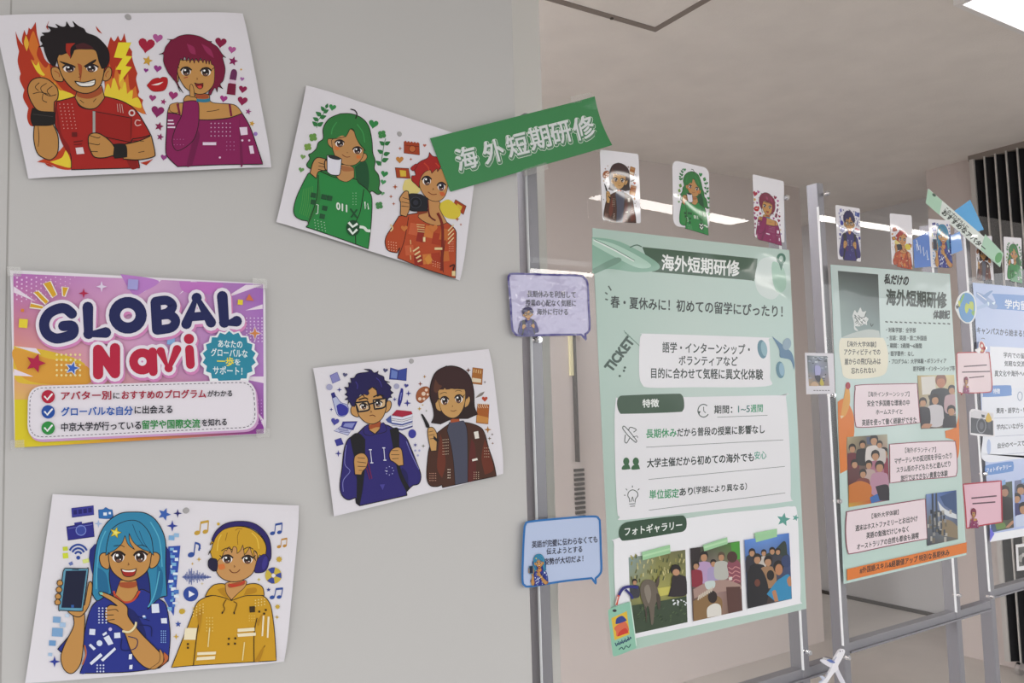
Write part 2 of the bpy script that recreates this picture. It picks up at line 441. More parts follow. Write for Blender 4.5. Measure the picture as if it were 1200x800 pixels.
# ceiling hatch (square frame flush in the ceiling)
hx, hy = at_z((768, 36), CEIL).x, at_z((768, 36), CEIL).y
r = thing('ceiling_hatch', 'square ceiling access hatch with a grey metal frame', 'hatch', (hx-.3, hy-.3, CEIL-.004))
s_ = .46; mb = MB()
for (x0, x1, y0, y1) in ((hx-s_, hx, hy-.024, hy), (hx-s_, hx, hy-s_, hy-s_+.024), (hx-s_, hx-s_+.024, hy-s_+.024, hy-.024), (hx-.024, hx, hy-s_+.024, hy-.024)):
    mb.box(x0, x1, y0, y1, CEIL-.005, CEIL)
mb.build('frame', M_HATCH, r)
MB().box(hx-s_+.024, hx-.024, hy-s_+.024, hy-.024, CEIL-.003, CEIL).build('panel', M_CEIL, r)
MB().cyl((hx-.19, hy-.007, CEIL-.008), (0, 0, 1), .006, .004, 10).build('latch', M_DARK, r)

# ceiling lights
def panel_light(x0, x1, y0, y1, label, g, m=None):
    r = thing('ceiling_light', label, 'ceiling light', ((x0+x1)/2, (y0+y1)/2, CEIL-.02), g); mb = MB(); w = .018
    for q in ((x0, x1, y0, y0+w), (x0, x1, y1-w, y1), (x0, x0+w, y0+w, y1-w), (x1-w, x1, y0+w, y1-w)): mb.box(*q, CEIL-.02, CEIL)
    mb.build('frame', M_WHITEFR, r); MB().box(x0+w, x1-w, y0+w, y1-w, CEIL-.015, CEIL-.002).build('diffuser', m or M_LAMP, r)
def strip_light(x0, x1, y0, y1, w, label, g, Z=CEIL):
    r = thing('strip_light', label, 'strip light', ((x0+x1)/2, (y0+y1)/2, Z-.03), g)
    d = Vector((x1-x0, y1-y0, 0)).normalized(); n = Vector((-d.y, d.x, 0)); A, B = Vector((x0, y0, 0)), Vector((x1, y1, 0))
    def bar(h, z0, z1):
        m_ = MB(); q = [A+n*h, A-n*h, B-n*h, B+n*h]
        m_.v = [(p.x, p.y, z) for z in (z0, z1) for p in q]
        m_.f = [(0, 1, 2, 3), (7, 6, 5, 4), (0, 4, 5, 1), (1, 5, 6, 2), (2, 6, 7, 3), (3, 7, 4, 0)]; return m_
    bar(w/2+.015, Z-.03, Z).build('housing', M_WHITEFR, r); bar(w/2, Z-.034, Z-.03).build('tube', M_TUBE, r)
    if Z < CEIL:
        for q in (A.lerp(B, .1), A.lerp(B, .9)): MB().cyl((q.x, q.y, Z), (0, 0, 1), .003, CEIL-Z, 8).build('hanger', M_STEEL, r)
c = at_z((1120, 1), CEIL)
panel_light(c.x-.015, c.x+.60, c.y-.62, c.y, 'bright square ceiling light above the clear panels', 'ceiling light panels')
strip_light(2.95, 4.3, -2.52, -2.68, .15, 'long wide strip light on the ceiling facing the first stand', 'strip lights')
strip_light(4.6, 6.6, -2.2, -2.2, .11, 'long strip light on the ceiling facing the middle stand', 'strip lights')
strip_light(4.75, 5.2, -2.9, -2.9, .03, 'short low suspended strip light further right', 'strip lights', 2.30)
strip_light(2.48, 2.98, -2.60, -2.60, .10, 'short suspended strip light facing the partition', 'strip lights', 2.15)

for k, w in enumerate(('nearest the clear panels', 'in the middle of the row', 'furthest from the clear panels')):  # unseen lamps added to brighten the passage and the ceiling behind the wall
    panel_light(.1-.8*k, .72-.8*k, .95, 1.57, 'ceiling light panel in the passage behind the wall, '+w, 'ceiling light panels', M_FILL)

panel_light(4.15, 4.77, 3.0, 3.38, 'ceiling light panel at the end of the recess', 'ceiling light panels')  # unseen lamp added to lighten the recess walls

# black folding curtain on its ceiling track
CX = 4.27
r = thing('folding_curtain', 'black pleated folding curtain with silver ribs from ceiling to floor', 'curtain', (CX, .4, 0))
V = []; Fs = []; y = 1.08; k = 0; ribs = []
while y > .2:
    V += [(CX+(.0 if k % 2 == 0 else .035), y, z) for z in (.05, CEIL-.025)]
    if k % 2 == 0: ribs.append(y)
    y -= .0265; k += 1
n = k
Fs = [(2*i, 2*i+2, 2*i+3, 2*i+1) for i in range(n-1)]
b = len(V); V += [(x+.004, y_, z) for x, y_, z in V]; Fs += [(b+2*i, b+2*i+1, b+2*i+3, b+2*i+2) for i in range(n-1)]
mesh_obj('pleats', V, Fs, M_BLACK, r)
for i, y in enumerate(ribs[:24]):
    MB().box(CX-.006, CX+.002, y-.0035, y+.0035, .05, CEIL-.025).build('rib', M_SILVER, r)
MB().box(CX+.0, CX+.04, .2, 1.11, CEIL-.03, CEIL).build('track', M_HATCH, r)
for y in (1.02, .75, .48): MB().cyl((CX-.012, y, .03), (0, 1, 0), .03, .02, 18).build('castor', M_STEEL, r)
MB().box(CX-.01, CX+.03, 1.08, 1.10, .05, CEIL-.025).build('end_post', M_SILVER, r)

# ================================================================== clear panel stands
PY = [0.0, .068, .09]                    # the front of each clear panel
def stand(label, Y, xl, xr, ztop, zb, rail_to, bolts, zr=None):
    r = thing('display_stand', label, 'display stand', (xl, Y+.02, 0), 'aluminium stands with clear panels')
    for x0 in (xl, xr):
        x = x0*(DIST+Y+.010)/(DIST+Y)       # the post's corner stands right behind the panel's edge as seen
        p = MB().box(x, x+.022, Y+.010, Y+.042, .012, ztop if x0 == xl else (zr or ztop), .002).build('post', M_ALU, r)
        MB().box(x-.004, x+.026, Y-.02, Y+.07, 0, .012).build('foot', M_RUBBER, p, org=r.location)
    zt = min(ztop, zr or ztop)-.004; p = MB().box(xl, xr+.004, Y, Y+.005, zb, zt).build('clear_panel', M_CLEAR, r)
    for x in (xl, xr+.003): MB().box(x-.0005, x+.0005, Y-.0003, Y+.0053, zb, zt).build('panel_edge', M_EDGE, p, org=r.location)
    mb = MB().box(xl+.034, rail_to, Y+.012, Y+.034, zb-.024, zb-.002, .002); mb.box(xl+.034, rail_to, Y+.006, Y+.012, zb-.024, zb-.020)
    mb.build('rail', M_ALU, r)
    for x, z in bolts:
        mb = MB().cyl((x, Y-.006, z), (0, 1, 0), .0055, .006, 14); mb.cyl((x, Y-.009, z), (0, 1, 0), .004, .003, 14)
        mb.cyl((x, Y+.005, z), (0, 1, 0), .004, .006, 10); mb.build('bolt', M_STEEL, r)
    return r
def bz(Y, *ps): return [(at(p, Y).x, at(p, Y).z) for p in ps]
A1 = at((625, 450), 0).x; B1 = at((939, 745), 0).x
ZT = at((968, 214), PY[1]).z; ZB = at((985, 757), 0).z+.0
stand('first clear panel stand beside the wall, holding the green poster', 0, A1, B1, ZT-.0, at((940, 786), 0).z, at((984, 765), 0).x,
      bz(0, (946, 764), (920, 232), (630, 398)) + [(A1+.012, ZT-.03), (A1+.012, at((940, 786), 0).z+.03)], at((905, 212), 0).z)
C1 = at((968.5, 400), PY[1]).x; D1 = at((1119, 690), PY[1]).x
stand('middle clear panel stand holding the travel report poster with orange band', PY[1], C1, D1, ZT, at((988, 757), PY[1]).z, at((1166, 703), PY[1]).x,
      bz(PY[1], (965+3, 227), (975, 463), (982, 587), (992, 770), (1122, 697)), at((1095, 262), PY[1]).z)
E1 = at((1147, 500), PY[2]).x
stand('rightmost clear panel stand holding the blue poster', PY[2], E1, E1+.72, ZT, at((1164, 692), PY[2]).z, E1+.72,
      bz(PY[2], (1152, 408), (1153, 555), (1161, 699)))
# ================================================================== printed portraits (each in its own drawing units)
SK, SK2 = '#c08a4a', '#a8502a'
def red_boy(a, mini=False):
    a.part('flame')
    a.f('#b5341a', "34,90! 42,150 52,190! 45,240 60,300! 55,330 78,380! 72,420 98,470! 92,520 118,560 200,520 330,420 330,300 200,250 165,190 150,140 140,100 134,45! 112,80 100,72! 90,110 78,84! 66,130 72,160! 50,130")
    a.f('#b5341a', "480,420! 470,260 494,150 505,118! 522,140 540,112! 555,138 572,100! 584,150 610,190! 612,230 636,300! 630,330 645,390! 640,410 665,430! 660,455 682,505! 650,480 560,440")
    a.f('#d8742a', "110,112! 122,90 132,110 150,160! 140,210 180,270 200,250! 220,320 280,390 330,410 240,430 150,300 112,230! 128,230 100,170")
    a.f('#d8742a', "470,410! 480,330 500,250! 515,330 530,260! 560,340 590,300! 600,380 628,360! 640,420 672,500 560,440")
    a.f('#ecd03a', "110,230! 135,260 148,240! 160,280 180,305! 170,310 140,290"); a.f('#ecd03a', "225,340! 250,380 275,385 322,410 240,432 232,400")
    a.f('#ecd03a', "468,412! 488,350 505,375! 520,320 545,385! 575,340 585,400! 612,380 610,425! 640,420 652,470 560,438")
    a.f('#e9b43a', "85,110! 100,150 90,190! 76,150"); a.f('#e9b43a', "545,300! 570,330 560,380! 545,350")
    a.f('#c4421c', "140,735! 240,690 290,640 312,700! 318,768 255,770 200,745"); a.f('#ecd03a', "205,735! 262,715 285,680 310,760 250,752")
    a.f('#b5341a', "178,740! 205,748 225,762! 195,756"); a.f('#b5341a', "185,70! 200,38 192,62! 196,85"); a.f('#b5341a', "430,64! 450,88 462,104! 440,90")
    a.f('#b5341a', "650,740! 690,730 712,722 680,752!")
    a.f('#f0dc34', "542,146 606,146 578,212 610,215 577,262 608,268 545,348 556,282 528,280 562,225 520,220", False)
    a.part('portrait'); a.f('#a92019', "600,590! 700,596! 690,640! 600,650!")
    a.o('#a92019', "238,438! 330,414! 350,460 400,476 440,462 472,412! 560,436 625,478 672,548 702,602! 660,615 612,622! 606,650 632,700 648,765! 310,774! 306,700 272,640 246,590 228,540", 5)
    a.f('#8a1612', "238,470 250,520 262,600 300,660 300,700 262,640 240,560")
    a.f('#8a1612', "560,660! 610,640 640,765! 600,766")
    a.o(SK, "128,548! 218,548! 244,610 242,690 210,724 172,716 140,688 124,620", 5); a.s(LN, "146,560 150,620 146,660", 3)
    a.o('#1a1614', "118,470! 226,490! 222,550 120,556! 110,520", 4); a.s('#3c3634', "120,500 220,512", 3)
    a.o(SK, "95,372 112,336 150,320 196,330 240,372 243,420 226,440! 224,490! 150,484 118,450 100,410", 5)
    for q in ("152,345 132,366 148,385", "188,348 160,368 168,392 196,402", "216,362 190,384 206,408", "120,400 160,392 200,410 236,404", "170,400 168,430 190,442"): a.s(LN, q, 3.5)
    a.o(SK, "340,380! 460,360! 474,420! 436,466 392,474 352,456 328,420!", 4)
    a.f(SK2, "338,392! 460,366! 458,398 400,424 342,414"); a.s(LN, "352,430 372,446", 3); a.s(LN, "418,440 432,424", 3)
    a.o(SK, "262,300 240,270 214,272 212,300 228,332 268,338", 4); a.o(SK, "470,300 490,268 508,282 504,318 484,336 464,330", 4)
    a.s(SK2, "226,286 248,300 250,318", 4); a.s(SK2, "494,286 480,304 482,318", 4)
    a.o(SK, "236,205! 246,262 272,326 326,382 388,398 446,368 470,300 474,200! 430,160 280,160", 5)
    a.f(SK2, "340,250! 350,310 352,350! 360,310 362,262")
    a.o('#1b1216', "216,262! 196,236 178,190 172,168 148,170! 168,156 158,138! 160,118 178,112 164,100! 200,97 208,84 190,66! 232,76 244,72 232,56! 262,70 282,66 286,44! 304,70 326,68 316,42! 344,66 372,80 386,100 432,118 470,152 492,186 497,232 482,268 460,276! 446,240 428,186 380,180 330,182 318,200 306,226! 292,200 262,208 246,212 230,262!", 3)
    a.f('#a82a1a', "284,152! 330,150! 306,176 306,224! 284,190"); a.f('#4a1a20', "330,160! 372,150 420,176 380,178 340,180")
    a.f(LN, "250,238! 300,252 314,264! 290,262 258,246"); a.f(LN, "370,264! 402,244 432,228! 428,242 388,268")
    a.eye(298, 277, 28, 19, '#3a2530', 4, 6); a.eye(412, 276, 28, 19, '#3a2530', -4, 6)
    a.s('#7a3a1c', "348,300 356,316 344,318", 3.5)
    a.o('#f3efe8', "326,338! 372,344 428,330! 424,354 400,364 352,362", 5); a.s('#8c8078', "334,352 424,344", 2)
    a.o('#9c1a15', "416,486! 606,520! 602,640! 420,602!", 4, sm=False); a.f('#a6a6a2', "415,486 428,488 428,602 415,600", False)
    a.o(SK, "560,652! 640,634 704,606! 722,690 712,712 640,726 566,722!", 5); a.s(LN, "612,632 668,634", 3); a.s(LN, "640,690 670,684", 3)
    a.o('#1a1614', "516,650! 576,652 584,712! 524,718! 510,690", 4)
    a.o(SK, "398,604 436,594 474,612 506,640 522,664! 518,704! 470,716 424,712 404,680 394,648", 5)
    for q in ("400,606 440,618 452,612", "396,644 440,652 450,646", "404,684 440,686"): a.s(LN, q, 3.5)
    a.dots('#d9a49c', 252, 452, 4, 8, 20, 17, 3.2, 3, 0); a.s('#d9b0a8', "536,450 540,490", 3); a.s('#d9b0a8', "548,450 553,494", 3); a.s('#d9b0a8', "558,452 565,496", 3)
    a.e(None, 608, 495, 13, 13, 0, 7, '#e4cfcc'); a.s('#e4b8b4', "650,534 632,530 624,546 634,558 654,552", 5)
    a.f('#ead8dc', "330,667 366,664 374,696 336,699", False); a.r('#6a1310', 312, 590, 26, 22); a.s('#6a1310', "320,638 366,632", 5); a.s('#6a1310', "322,652 362,648", 4)
def pink_girl(a, mini=False):
    SKp = '#c79252'; M1, M2 = '#8a1a58', '#7a1038'
    a.part('motif')
    for c, x, y, r in (('#a81a3a', 78, 106, 46), ('#b45a98', 140, 68, 28), ('#8a1440', 488, 92, 32), ('#b85a98', 550, 132, 22), ('#9a3a88', 140, 236, 22), ('#8f3088', 76, 246, 13), ('#a03a78', 112, 398, 20), ('#a03070', 226, 384, 26), ('#92184a', 610, 350, 23), ('#a83a88', 504, 402, 21), ('#92184a', 608, 414, 28), ('#8a2060', 140, 472, 36), ('#9a4088', 174, 726, 18), ('#a868a8', 606, 294, 12)): a.heart(c, x, y, r, .15)
    for c, x, y, r in (('#d0a03a', 84, 194, 30), ('#8a1a58', 556, 196, 27), ('#9a2a68', 172, 420, 18), ('#8a1f50', 148, 556, 26), ('#8a2a60', 154, 614, 21), ('#9a3a80', 640, 474, 18), ('#d0a03a', 660, 540, 17), ('#d8a838', 600, 242, 8)): a.star(c, x, y, r, a=-1.3)
    a.e('#9a78c0', 680, 597, 11)
    a.o('#b8181e', "80,330! 110,298 140,288 152,292 168,284 192,290 194,322 176,356 130,364 104,356", 2, '#7a1010'); a.f('#f2e4e2', "104,328! 140,318 172,310! 144,328")
    a.f('#7a1038', "528,320! 544,316 572,322! 568,384! 520,378!"); a.f('#e3c6da', "538,294 572,300 570,322 534,316", False); a.f('#6a2a58', "536,296! 546,250 564,240 578,258 572,302!")
    a.part('portrait')
    a.o(SKp, "206,440! 250,428 330,420 350,380 420,380 440,424 560,436 604,480! 590,500 400,520 210,500", 4)
    a.o(M1, "194,480! 250,488 300,508 400,520 520,512 606,484! 650,560 692,680 720,764! 470,768 250,778! 200,730 184,690 190,560", 5)
    a.f('#74144a', "340,560! 372,600 350,700 330,770! 300,772 330,640"); a.f('#74144a', "590,510! 600,600 612,764! 596,764")
    a.o(SKp, "208,438 240,426 256,430 250,480 210,472", 3); a.s(M2, "248,430 262,490", 12); a.s(M2, "536,432 546,500", 12)
    a.o(SKp, "284,404! 300,386 330,388 356,402 362,430! 290,424", 4)
    a.o(M1, "282,420! 330,414 362,424 368,480 362,560 330,640 250,690 220,640 240,560 270,500", 4)
    a.f(SK2, "350,376! 416,380! 420,400 384,404 354,398"); a.f('#2f7d98', "354,404! 400,406 426,400! 428,418 396,424 354,420!"); a.s(LN, "410,474 450,470 480,462", 3)
    a.o(SKp, "252,270 232,252 218,268 226,296 252,312", 4); a.o(SKp, "470,290 490,256 502,272 494,306 466,316", 4)
    a.o(SKp, "240,190! 252,270 290,340 345,374 400,374 446,330 470,270 480,190!", 4)
    a.o(M2, "222,290! 196,258 172,200 172,160 146,160! 172,148 184,118 210,82 192,76! 226,76 260,58 310,50 370,60 416,84 438,88! 436,96 470,120 494,156 516,178! 498,176 512,240 502,300 484,324 500,350! 474,338 468,368! 454,344 432,384! 420,372 444,330 452,300 452,230 436,214! 430,190 424,216! 416,190 408,214! 398,186 390,208! 376,180 366,206! 350,182 342,210! 330,182 318,208! 310,176 300,200! 288,172 280,196! 268,182 258,214 250,240 248,310 280,372! 256,340 252,340 264,366! 244,320", 3)
    a.f('#9a2a58', "300,100! 340,120 350,160! 320,150"); a.f('#9a2a58', "380,100! 430,130 450,180! 410,150")
    a.eye(296, 255, 27, 24, '#3a2620', 2, 7); a.eye(406, 258, 27, 24, '#3a2620', -2, 7); a.s(LN, "258,236 250,226", 4); a.s(LN, "440,242 450,234", 4)
    a.s('#7a4a28', "354,288 360,296 352,298", 3); a.s('#b0523a', "284,290 306,284", 6)
    a.o('#7a1418', "342,316! 364,322 390,318! 388,340 372,350 354,338", 3); a.f('#d8483c', "356,336! 376,332 384,342 370,348")
    a.o(SKp, "318,392! 316,340 324,324 336,340 344,394!", 3)
    a.dots('#d9b6d6', 434, 540, 6, 4, 21, 23, 4, 0, 0)
    for x, y, w, h in ((196, 520, 30, 8), (194, 538, 36, 8), (194, 557, 42, 9), (388, 644, 74, 16)): a.r('#ead6e8', x, y, w, h)
    a.f('#ead6e8', "590,562 632,560 636,602 598,606", False); a.f('#ead6e8', "642,664 664,662 672,706 650,708", False)
    for x, y in ((606, 634), (644, 634), (482, 728)): a.e('#e6cbe2', x, y, 6)
    a.dots('#c07ab0', 230, 628, 4, 2, 17, 30, 2.5); a.dots('#c98ac0', 520, 642, 3, 3, 20, 22, 3)
def green_girl(a, mini=False):
    G1, G2, G3 = '#2f7a3c', '#1f5f30', '#2a8a44'; SKg = '#c18e58'
    a.part('motif')
    def sprig(pts, w, leaves, c='#2f7a40'):
        a.s(c, pts, w)
        for x, y, an, l in leaves: a.f(c, [(x+l*math.cos(an)*t+l*.36*k*math.cos(an+1.57), y+l*math.sin(an)*t+l*.36*k*math.sin(an+1.57)) for t, k in ((0, 0), (.35, 1), (.8, .6), (1.1, 0), (.8, -.6), (.35, -1))])
    sprig("152,168 160,130 184,100 200,66", 3, [(155, 158, -2.4, 30), (157, 158, -.6, 30), (160, 132, -2.6, 28), (168, 118, -.3, 30), (174, 108, -2.5, 30), (186, 92, -.5, 26), (190, 84, -2.2, 26), (198, 70, -1.2, 22)])
    sprig("468,356 476,300 484,250 492,220", 3, [(470, 350, -2.5, 30), (474, 332, -.4, 32), (478, 292, -2.6, 28), (482, 300, -.3, 30), (486, 252, -2.5, 28), (488, 250, -.5, 28)])
    for x, y, r, c in ((230, 66, 18, '#3a9050'), (432, 148, 24, '#2f8a48'), (486, 394, 18, '#2f8a48'), (480, 434, 14, '#4a9a60'), (476, 490, 11, '#6aa070'), (76, 374, 14, '#6a9a58'), (84, 310, 13, '#7aa058')): a.heart(c, x, y, r, .2)
    for x, y, r, c in ((134, 214, 13, '#6a9a48'), (108, 262, 12, '#7aa048'), (474, 200, 13, '#3f8a48'), (460, 550, 12, '#4a8a50')):
        for k in range(4): a.e(c, x+r*.85*math.cos(k*1.571+.6), y+r*.85*math.sin(k*1.571+.6), r*.8)
    a.part('portrait')
    a.o(G1, "268,98! 320,98 372,118 408,160 424,230 428,290 440,330 436,370 456,400 462,440 458,470 470,486 452,496 420,480 380,520 200,440 150,370 118,368 102,350 118,320 112,300 130,290 150,270 160,240 184,220 184,170 214,122", 4)
    a.f('#1c5230', "340,360! 390,330 410,400 400,480 350,460!"); a.s(LN, "320,76 340,82 350,100 344,120", 6, cap=True)
    a.o(G3, "162,378! 110,392! 84,440 52,510 38,566 44,600 72,620 104,626! 112,640 98,656! 240,704 406,764! 420,640 424,520 404,476 360,440 340,420 250,414 200,396", 4)
    a.f(G1, "160,400! 150,520 116,600 106,640! 140,600 170,520"); a.s(LN, "160,400 150,520 110,640", 4); a.s(LN, "384,470 366,580 344,640 344,740", 4)
    for k in range(6): a.s('#5aa04a', [(86+k*9, 470-k*3), (78+k*10, 540), (66+k*9, 590+k*4)], 2)
    a.o(SKg, "246,404! 262,398 272,350 330,362 336,412! 300,434 264,424", 3); a.f('#a86a40', "268,352! 330,366 326,380 280,380")
    a.o(SKg, "372,300 390,294 400,310 388,330 366,334", 3); a.o(SKg, "238,236 222,218 206,226 210,252 236,270", 3)
    a.o(SKg, "224,230! 232,280 256,330 300,352 344,348 378,310 384,250! 330,180 290,170!", 3)
    a.f(G1, "296,212! 306,196 316,176! 334,176 346,220 366,256 394,282! 402,230 372,150 310,120 250,140 208,190 208,220! 240,222 276,206 296,216!")
    a.s(LN, "212,222 252,220 296,208 312,178 332,176 350,226 392,282", 3)
    a.s('#3f9a50', "250,140 230,170 224,200", 5); a.s('#3f9a50', "350,150 378,190 388,240", 5)
    a.eye(264, 246, 21, 18, '#3a2024', 2, 5); a.eye(352, 280, 21, 18, '#3a2024', 0, 5)
    a.f('#d8783a', "240,258! 256,262 264,274 250,278 240,272"); a.f('#d8783a', "346,304! 364,304 368,316 350,320")
    a.s('#7a4a28', "300,288 304,292", 4); a.s('#7a3a20', "276,300 296,312 316,310", 3.5)
    a.o(SKg, "118,392! 132,340 152,316 180,318 200,330 206,372 160,384 150,418!", 4)
    for q in ("160,340 190,348", "160,356 192,362", "158,372 190,380"): a.s(LN, q, 3)
    a.o('#e6e4ee', "202,304! 240,306 274,322! 266,392 250,402 220,398 202,384!", 4); a.e('#2a2e30', 238, 315, 32, 9, .22); a.s(LN, "202,320 190,336 192,370 204,380", 5)
    for x, y in ((124, 486), (124, 520), (176, 494), (180, 550), (168, 590), (204, 500)): a.r('#1f5030', x, y, 26, 24, .2)
    a.t('#dfeadf', '011', 248, 552, 300, 566, 34, .04); a.s('#dfeadf', "148,546 158,548 156,590 146,592", 4, sm=False)
    a.dots('#cfe6cf', 140, 622, 4, 4, 16, 14, 2.6, 2, 4); a.dots('#bfe0c4', 330, 490, 2, 5, 14, 14, 2.2)
    a.e('#1a4a2c', 330, 662, 34, 40); a.s('#e8f0e8', "308,634 328,656 352,640", 12, sm=False); a.s('#e8f0e8', "308,664 328,690 350,668", 12, sm=False)
    a.s('#dfeadf', "362,656 384,660 398,674 416,676", 14); a.s('#1f5030', "316,566 350,612", 8); a.s('#1f5030', "350,570 320,610", 8); a.s('#e8f0e8', "388,532 390,568 402,540 406,570", 6, sm=False)
def orange_girl(a, mini=False):
    SKo = '#c79058'; O1, O2 = '#b84a24', '#a02e1c'
    a.part('motif')
    a.o('#a8401e', "126,50! 206,58! 208,118! 126,108!", 2, sm=False); a.e('#c46a38', 170, 86, 17, 17, 0, 3, '#6a2010'); a.s('#6a2010', "130,66 204,74", 3)
    for k in range(5): a.e('#a8401e', 134+k*16, 50+k*2, 6)
    a.o('#a8401e', "80,184! 150,188! 160,240! 88,236!", 3, sm=False); a.f('#d8b83c', "104,196 136,200 138,230 108,230", False)
    a.o('#a8401e', "394,350! 450,384! 436,428! 378,388!", 3, sm=False); a.f('#d8b83c', "404,370 430,386 422,408 398,392", False)
    a.f('#e2d080', "130,250! 180,240 220,290 170,330 120,300"); a.f('#dcc63e', "300,380! 360,350 420,410 400,450 340,440")
    a.heart('#c8853a', 104, 142, 20); a.heart('#c06a5a', 234, 68, 9)
    for x, y, r in ((106, 84, 11), (162, 140, 9), (80, 284, 15), (58, 334, 11), (72, 372, 10), (404, 452, 13), (422, 480, 8)): a.sp('#b0582c', x, y, r)
    a.part('portrait')
    a.o(O1, "150,428! 100,436! 66,490 34,540 28,580 44,616 90,628! 104,600 92,654! 240,712 394,760! 398,560 394,510 360,476 300,440 220,420", 4)
    for k, c in enumerate(('#c9603a', '#93281c', '#d27a3a', '#a8381c', '#c46a30')):
        a.r(c, 160+k*40, 470+((k*37) % 60), 46, 60, .2); a.r(c, 130+k*46, 590+((k*53) % 60), 44, 52, -.1)
    a.s(LN, "150,440 128,560 100,640", 3); a.s(LN, "340,560 330,650 330,730", 3)
    a.o(SKo, "215,420! 250,390 252,350 310,360 312,400 350,470! 300,486 240,470 200,440", 3); a.f('#8a3a20', "204,430 190,410 250,398 246,420", False)
    a.o(SKo, "230,190! 206,250 214,300 250,346 300,360 340,330 356,260 350,190!", 3)
    a.o('#a8231f', "206,290! 186,270 166,250 166,226! 186,222 178,190 190,170 214,150 250,132 258,104! 276,124 310,132 350,160 380,200 380,262! 360,240 340,200! 322,180 300,206! 296,190 270,214! 262,196 236,206 216,230 206,260", 3)
    a.o('#a8231f', "176,200 160,188 184,166 196,170", 2); a.s('#c8402c', "230,160 250,180 256,200", 6); a.s('#c8402c', "290,160 310,180", 6)
    a.eye(244, 254, 22, 24, '#33202a', 2, 6); a.eye(320, 284, 20, 22, '#4a3a58', 0, 6)
    a.f('#d2643a', "310,312! 330,312 340,326 320,332"); a.s('#7a4a28', "276,290 280,298 272,298", 3); a.s('#7a2a18', "250,310 272,324 296,322", 4)
    a.o('#1c1d24', "130,330! 160,320 186,320 214,324! 250,344! 248,410! 180,412! 150,400 146,350", 3); a.e('#0e1016', 186, 366, 28, 28, 0, 3, '#3a3c48'); a.e('#2a2c38', 186, 366, 14)
    a.o(SKo, "106,430! 108,370 102,346 126,310 146,308 150,330 156,390 138,440!", 4)
    for q in ("118,340 152,350", "112,362 152,370", "112,384 152,388"): a.s(LN, q, 3)
    a.s('#6a1a1c', "250,400 262,440 290,460", 8); a.s('#6a1a1c', "250,350 256,440", 5); a.s('#7a2418', "300,420 326,500 320,720", 14)
    for k in range(4):
        a.s('#e0c488', [(190+k*2, 480+k*12), (232, 484+k*12)], 4); a.s('#e6cf9a', [(172+k*8, 620+k*18), (204+k*4, 598+k*22)], 8); a.s('#e6cf9a', [(354, 540-k*22+40), (384, 508-k*22+40)], 6)
    a.heart('#cf7a3c', 276, 500, 24); a.heart('#cf7a3c', 126, 500, 18); a.f('#d8903c', "230,660 254,636 274,664 250,690", False); a.r('#e6cf9a', 284, 600, 40, 12); a.r('#f0dca8', 224, 546, 12, 24)
    a.dots('#efc0a0', 44, 570, 4, 4, 13, 14, 3, 1, 2); a.dots('#efc0a0', 276, 670, 4, 3, 12, 12, 2.6, 0, 4); a.dots('#efc0a0', 360, 570, 3, 5, 10, 12, 2.4)
    a.s('#e6cf9a', "54,480 66,500 54,516", 7); a.s('#3a1a10', "362,700 386,690 380,720", 7); a.r('#e6cf9a', 374, 722, 18, 26)
    for y in (560, 600, 640): a.s('#e0c488', [(158, y), (160, y+24)], 4)
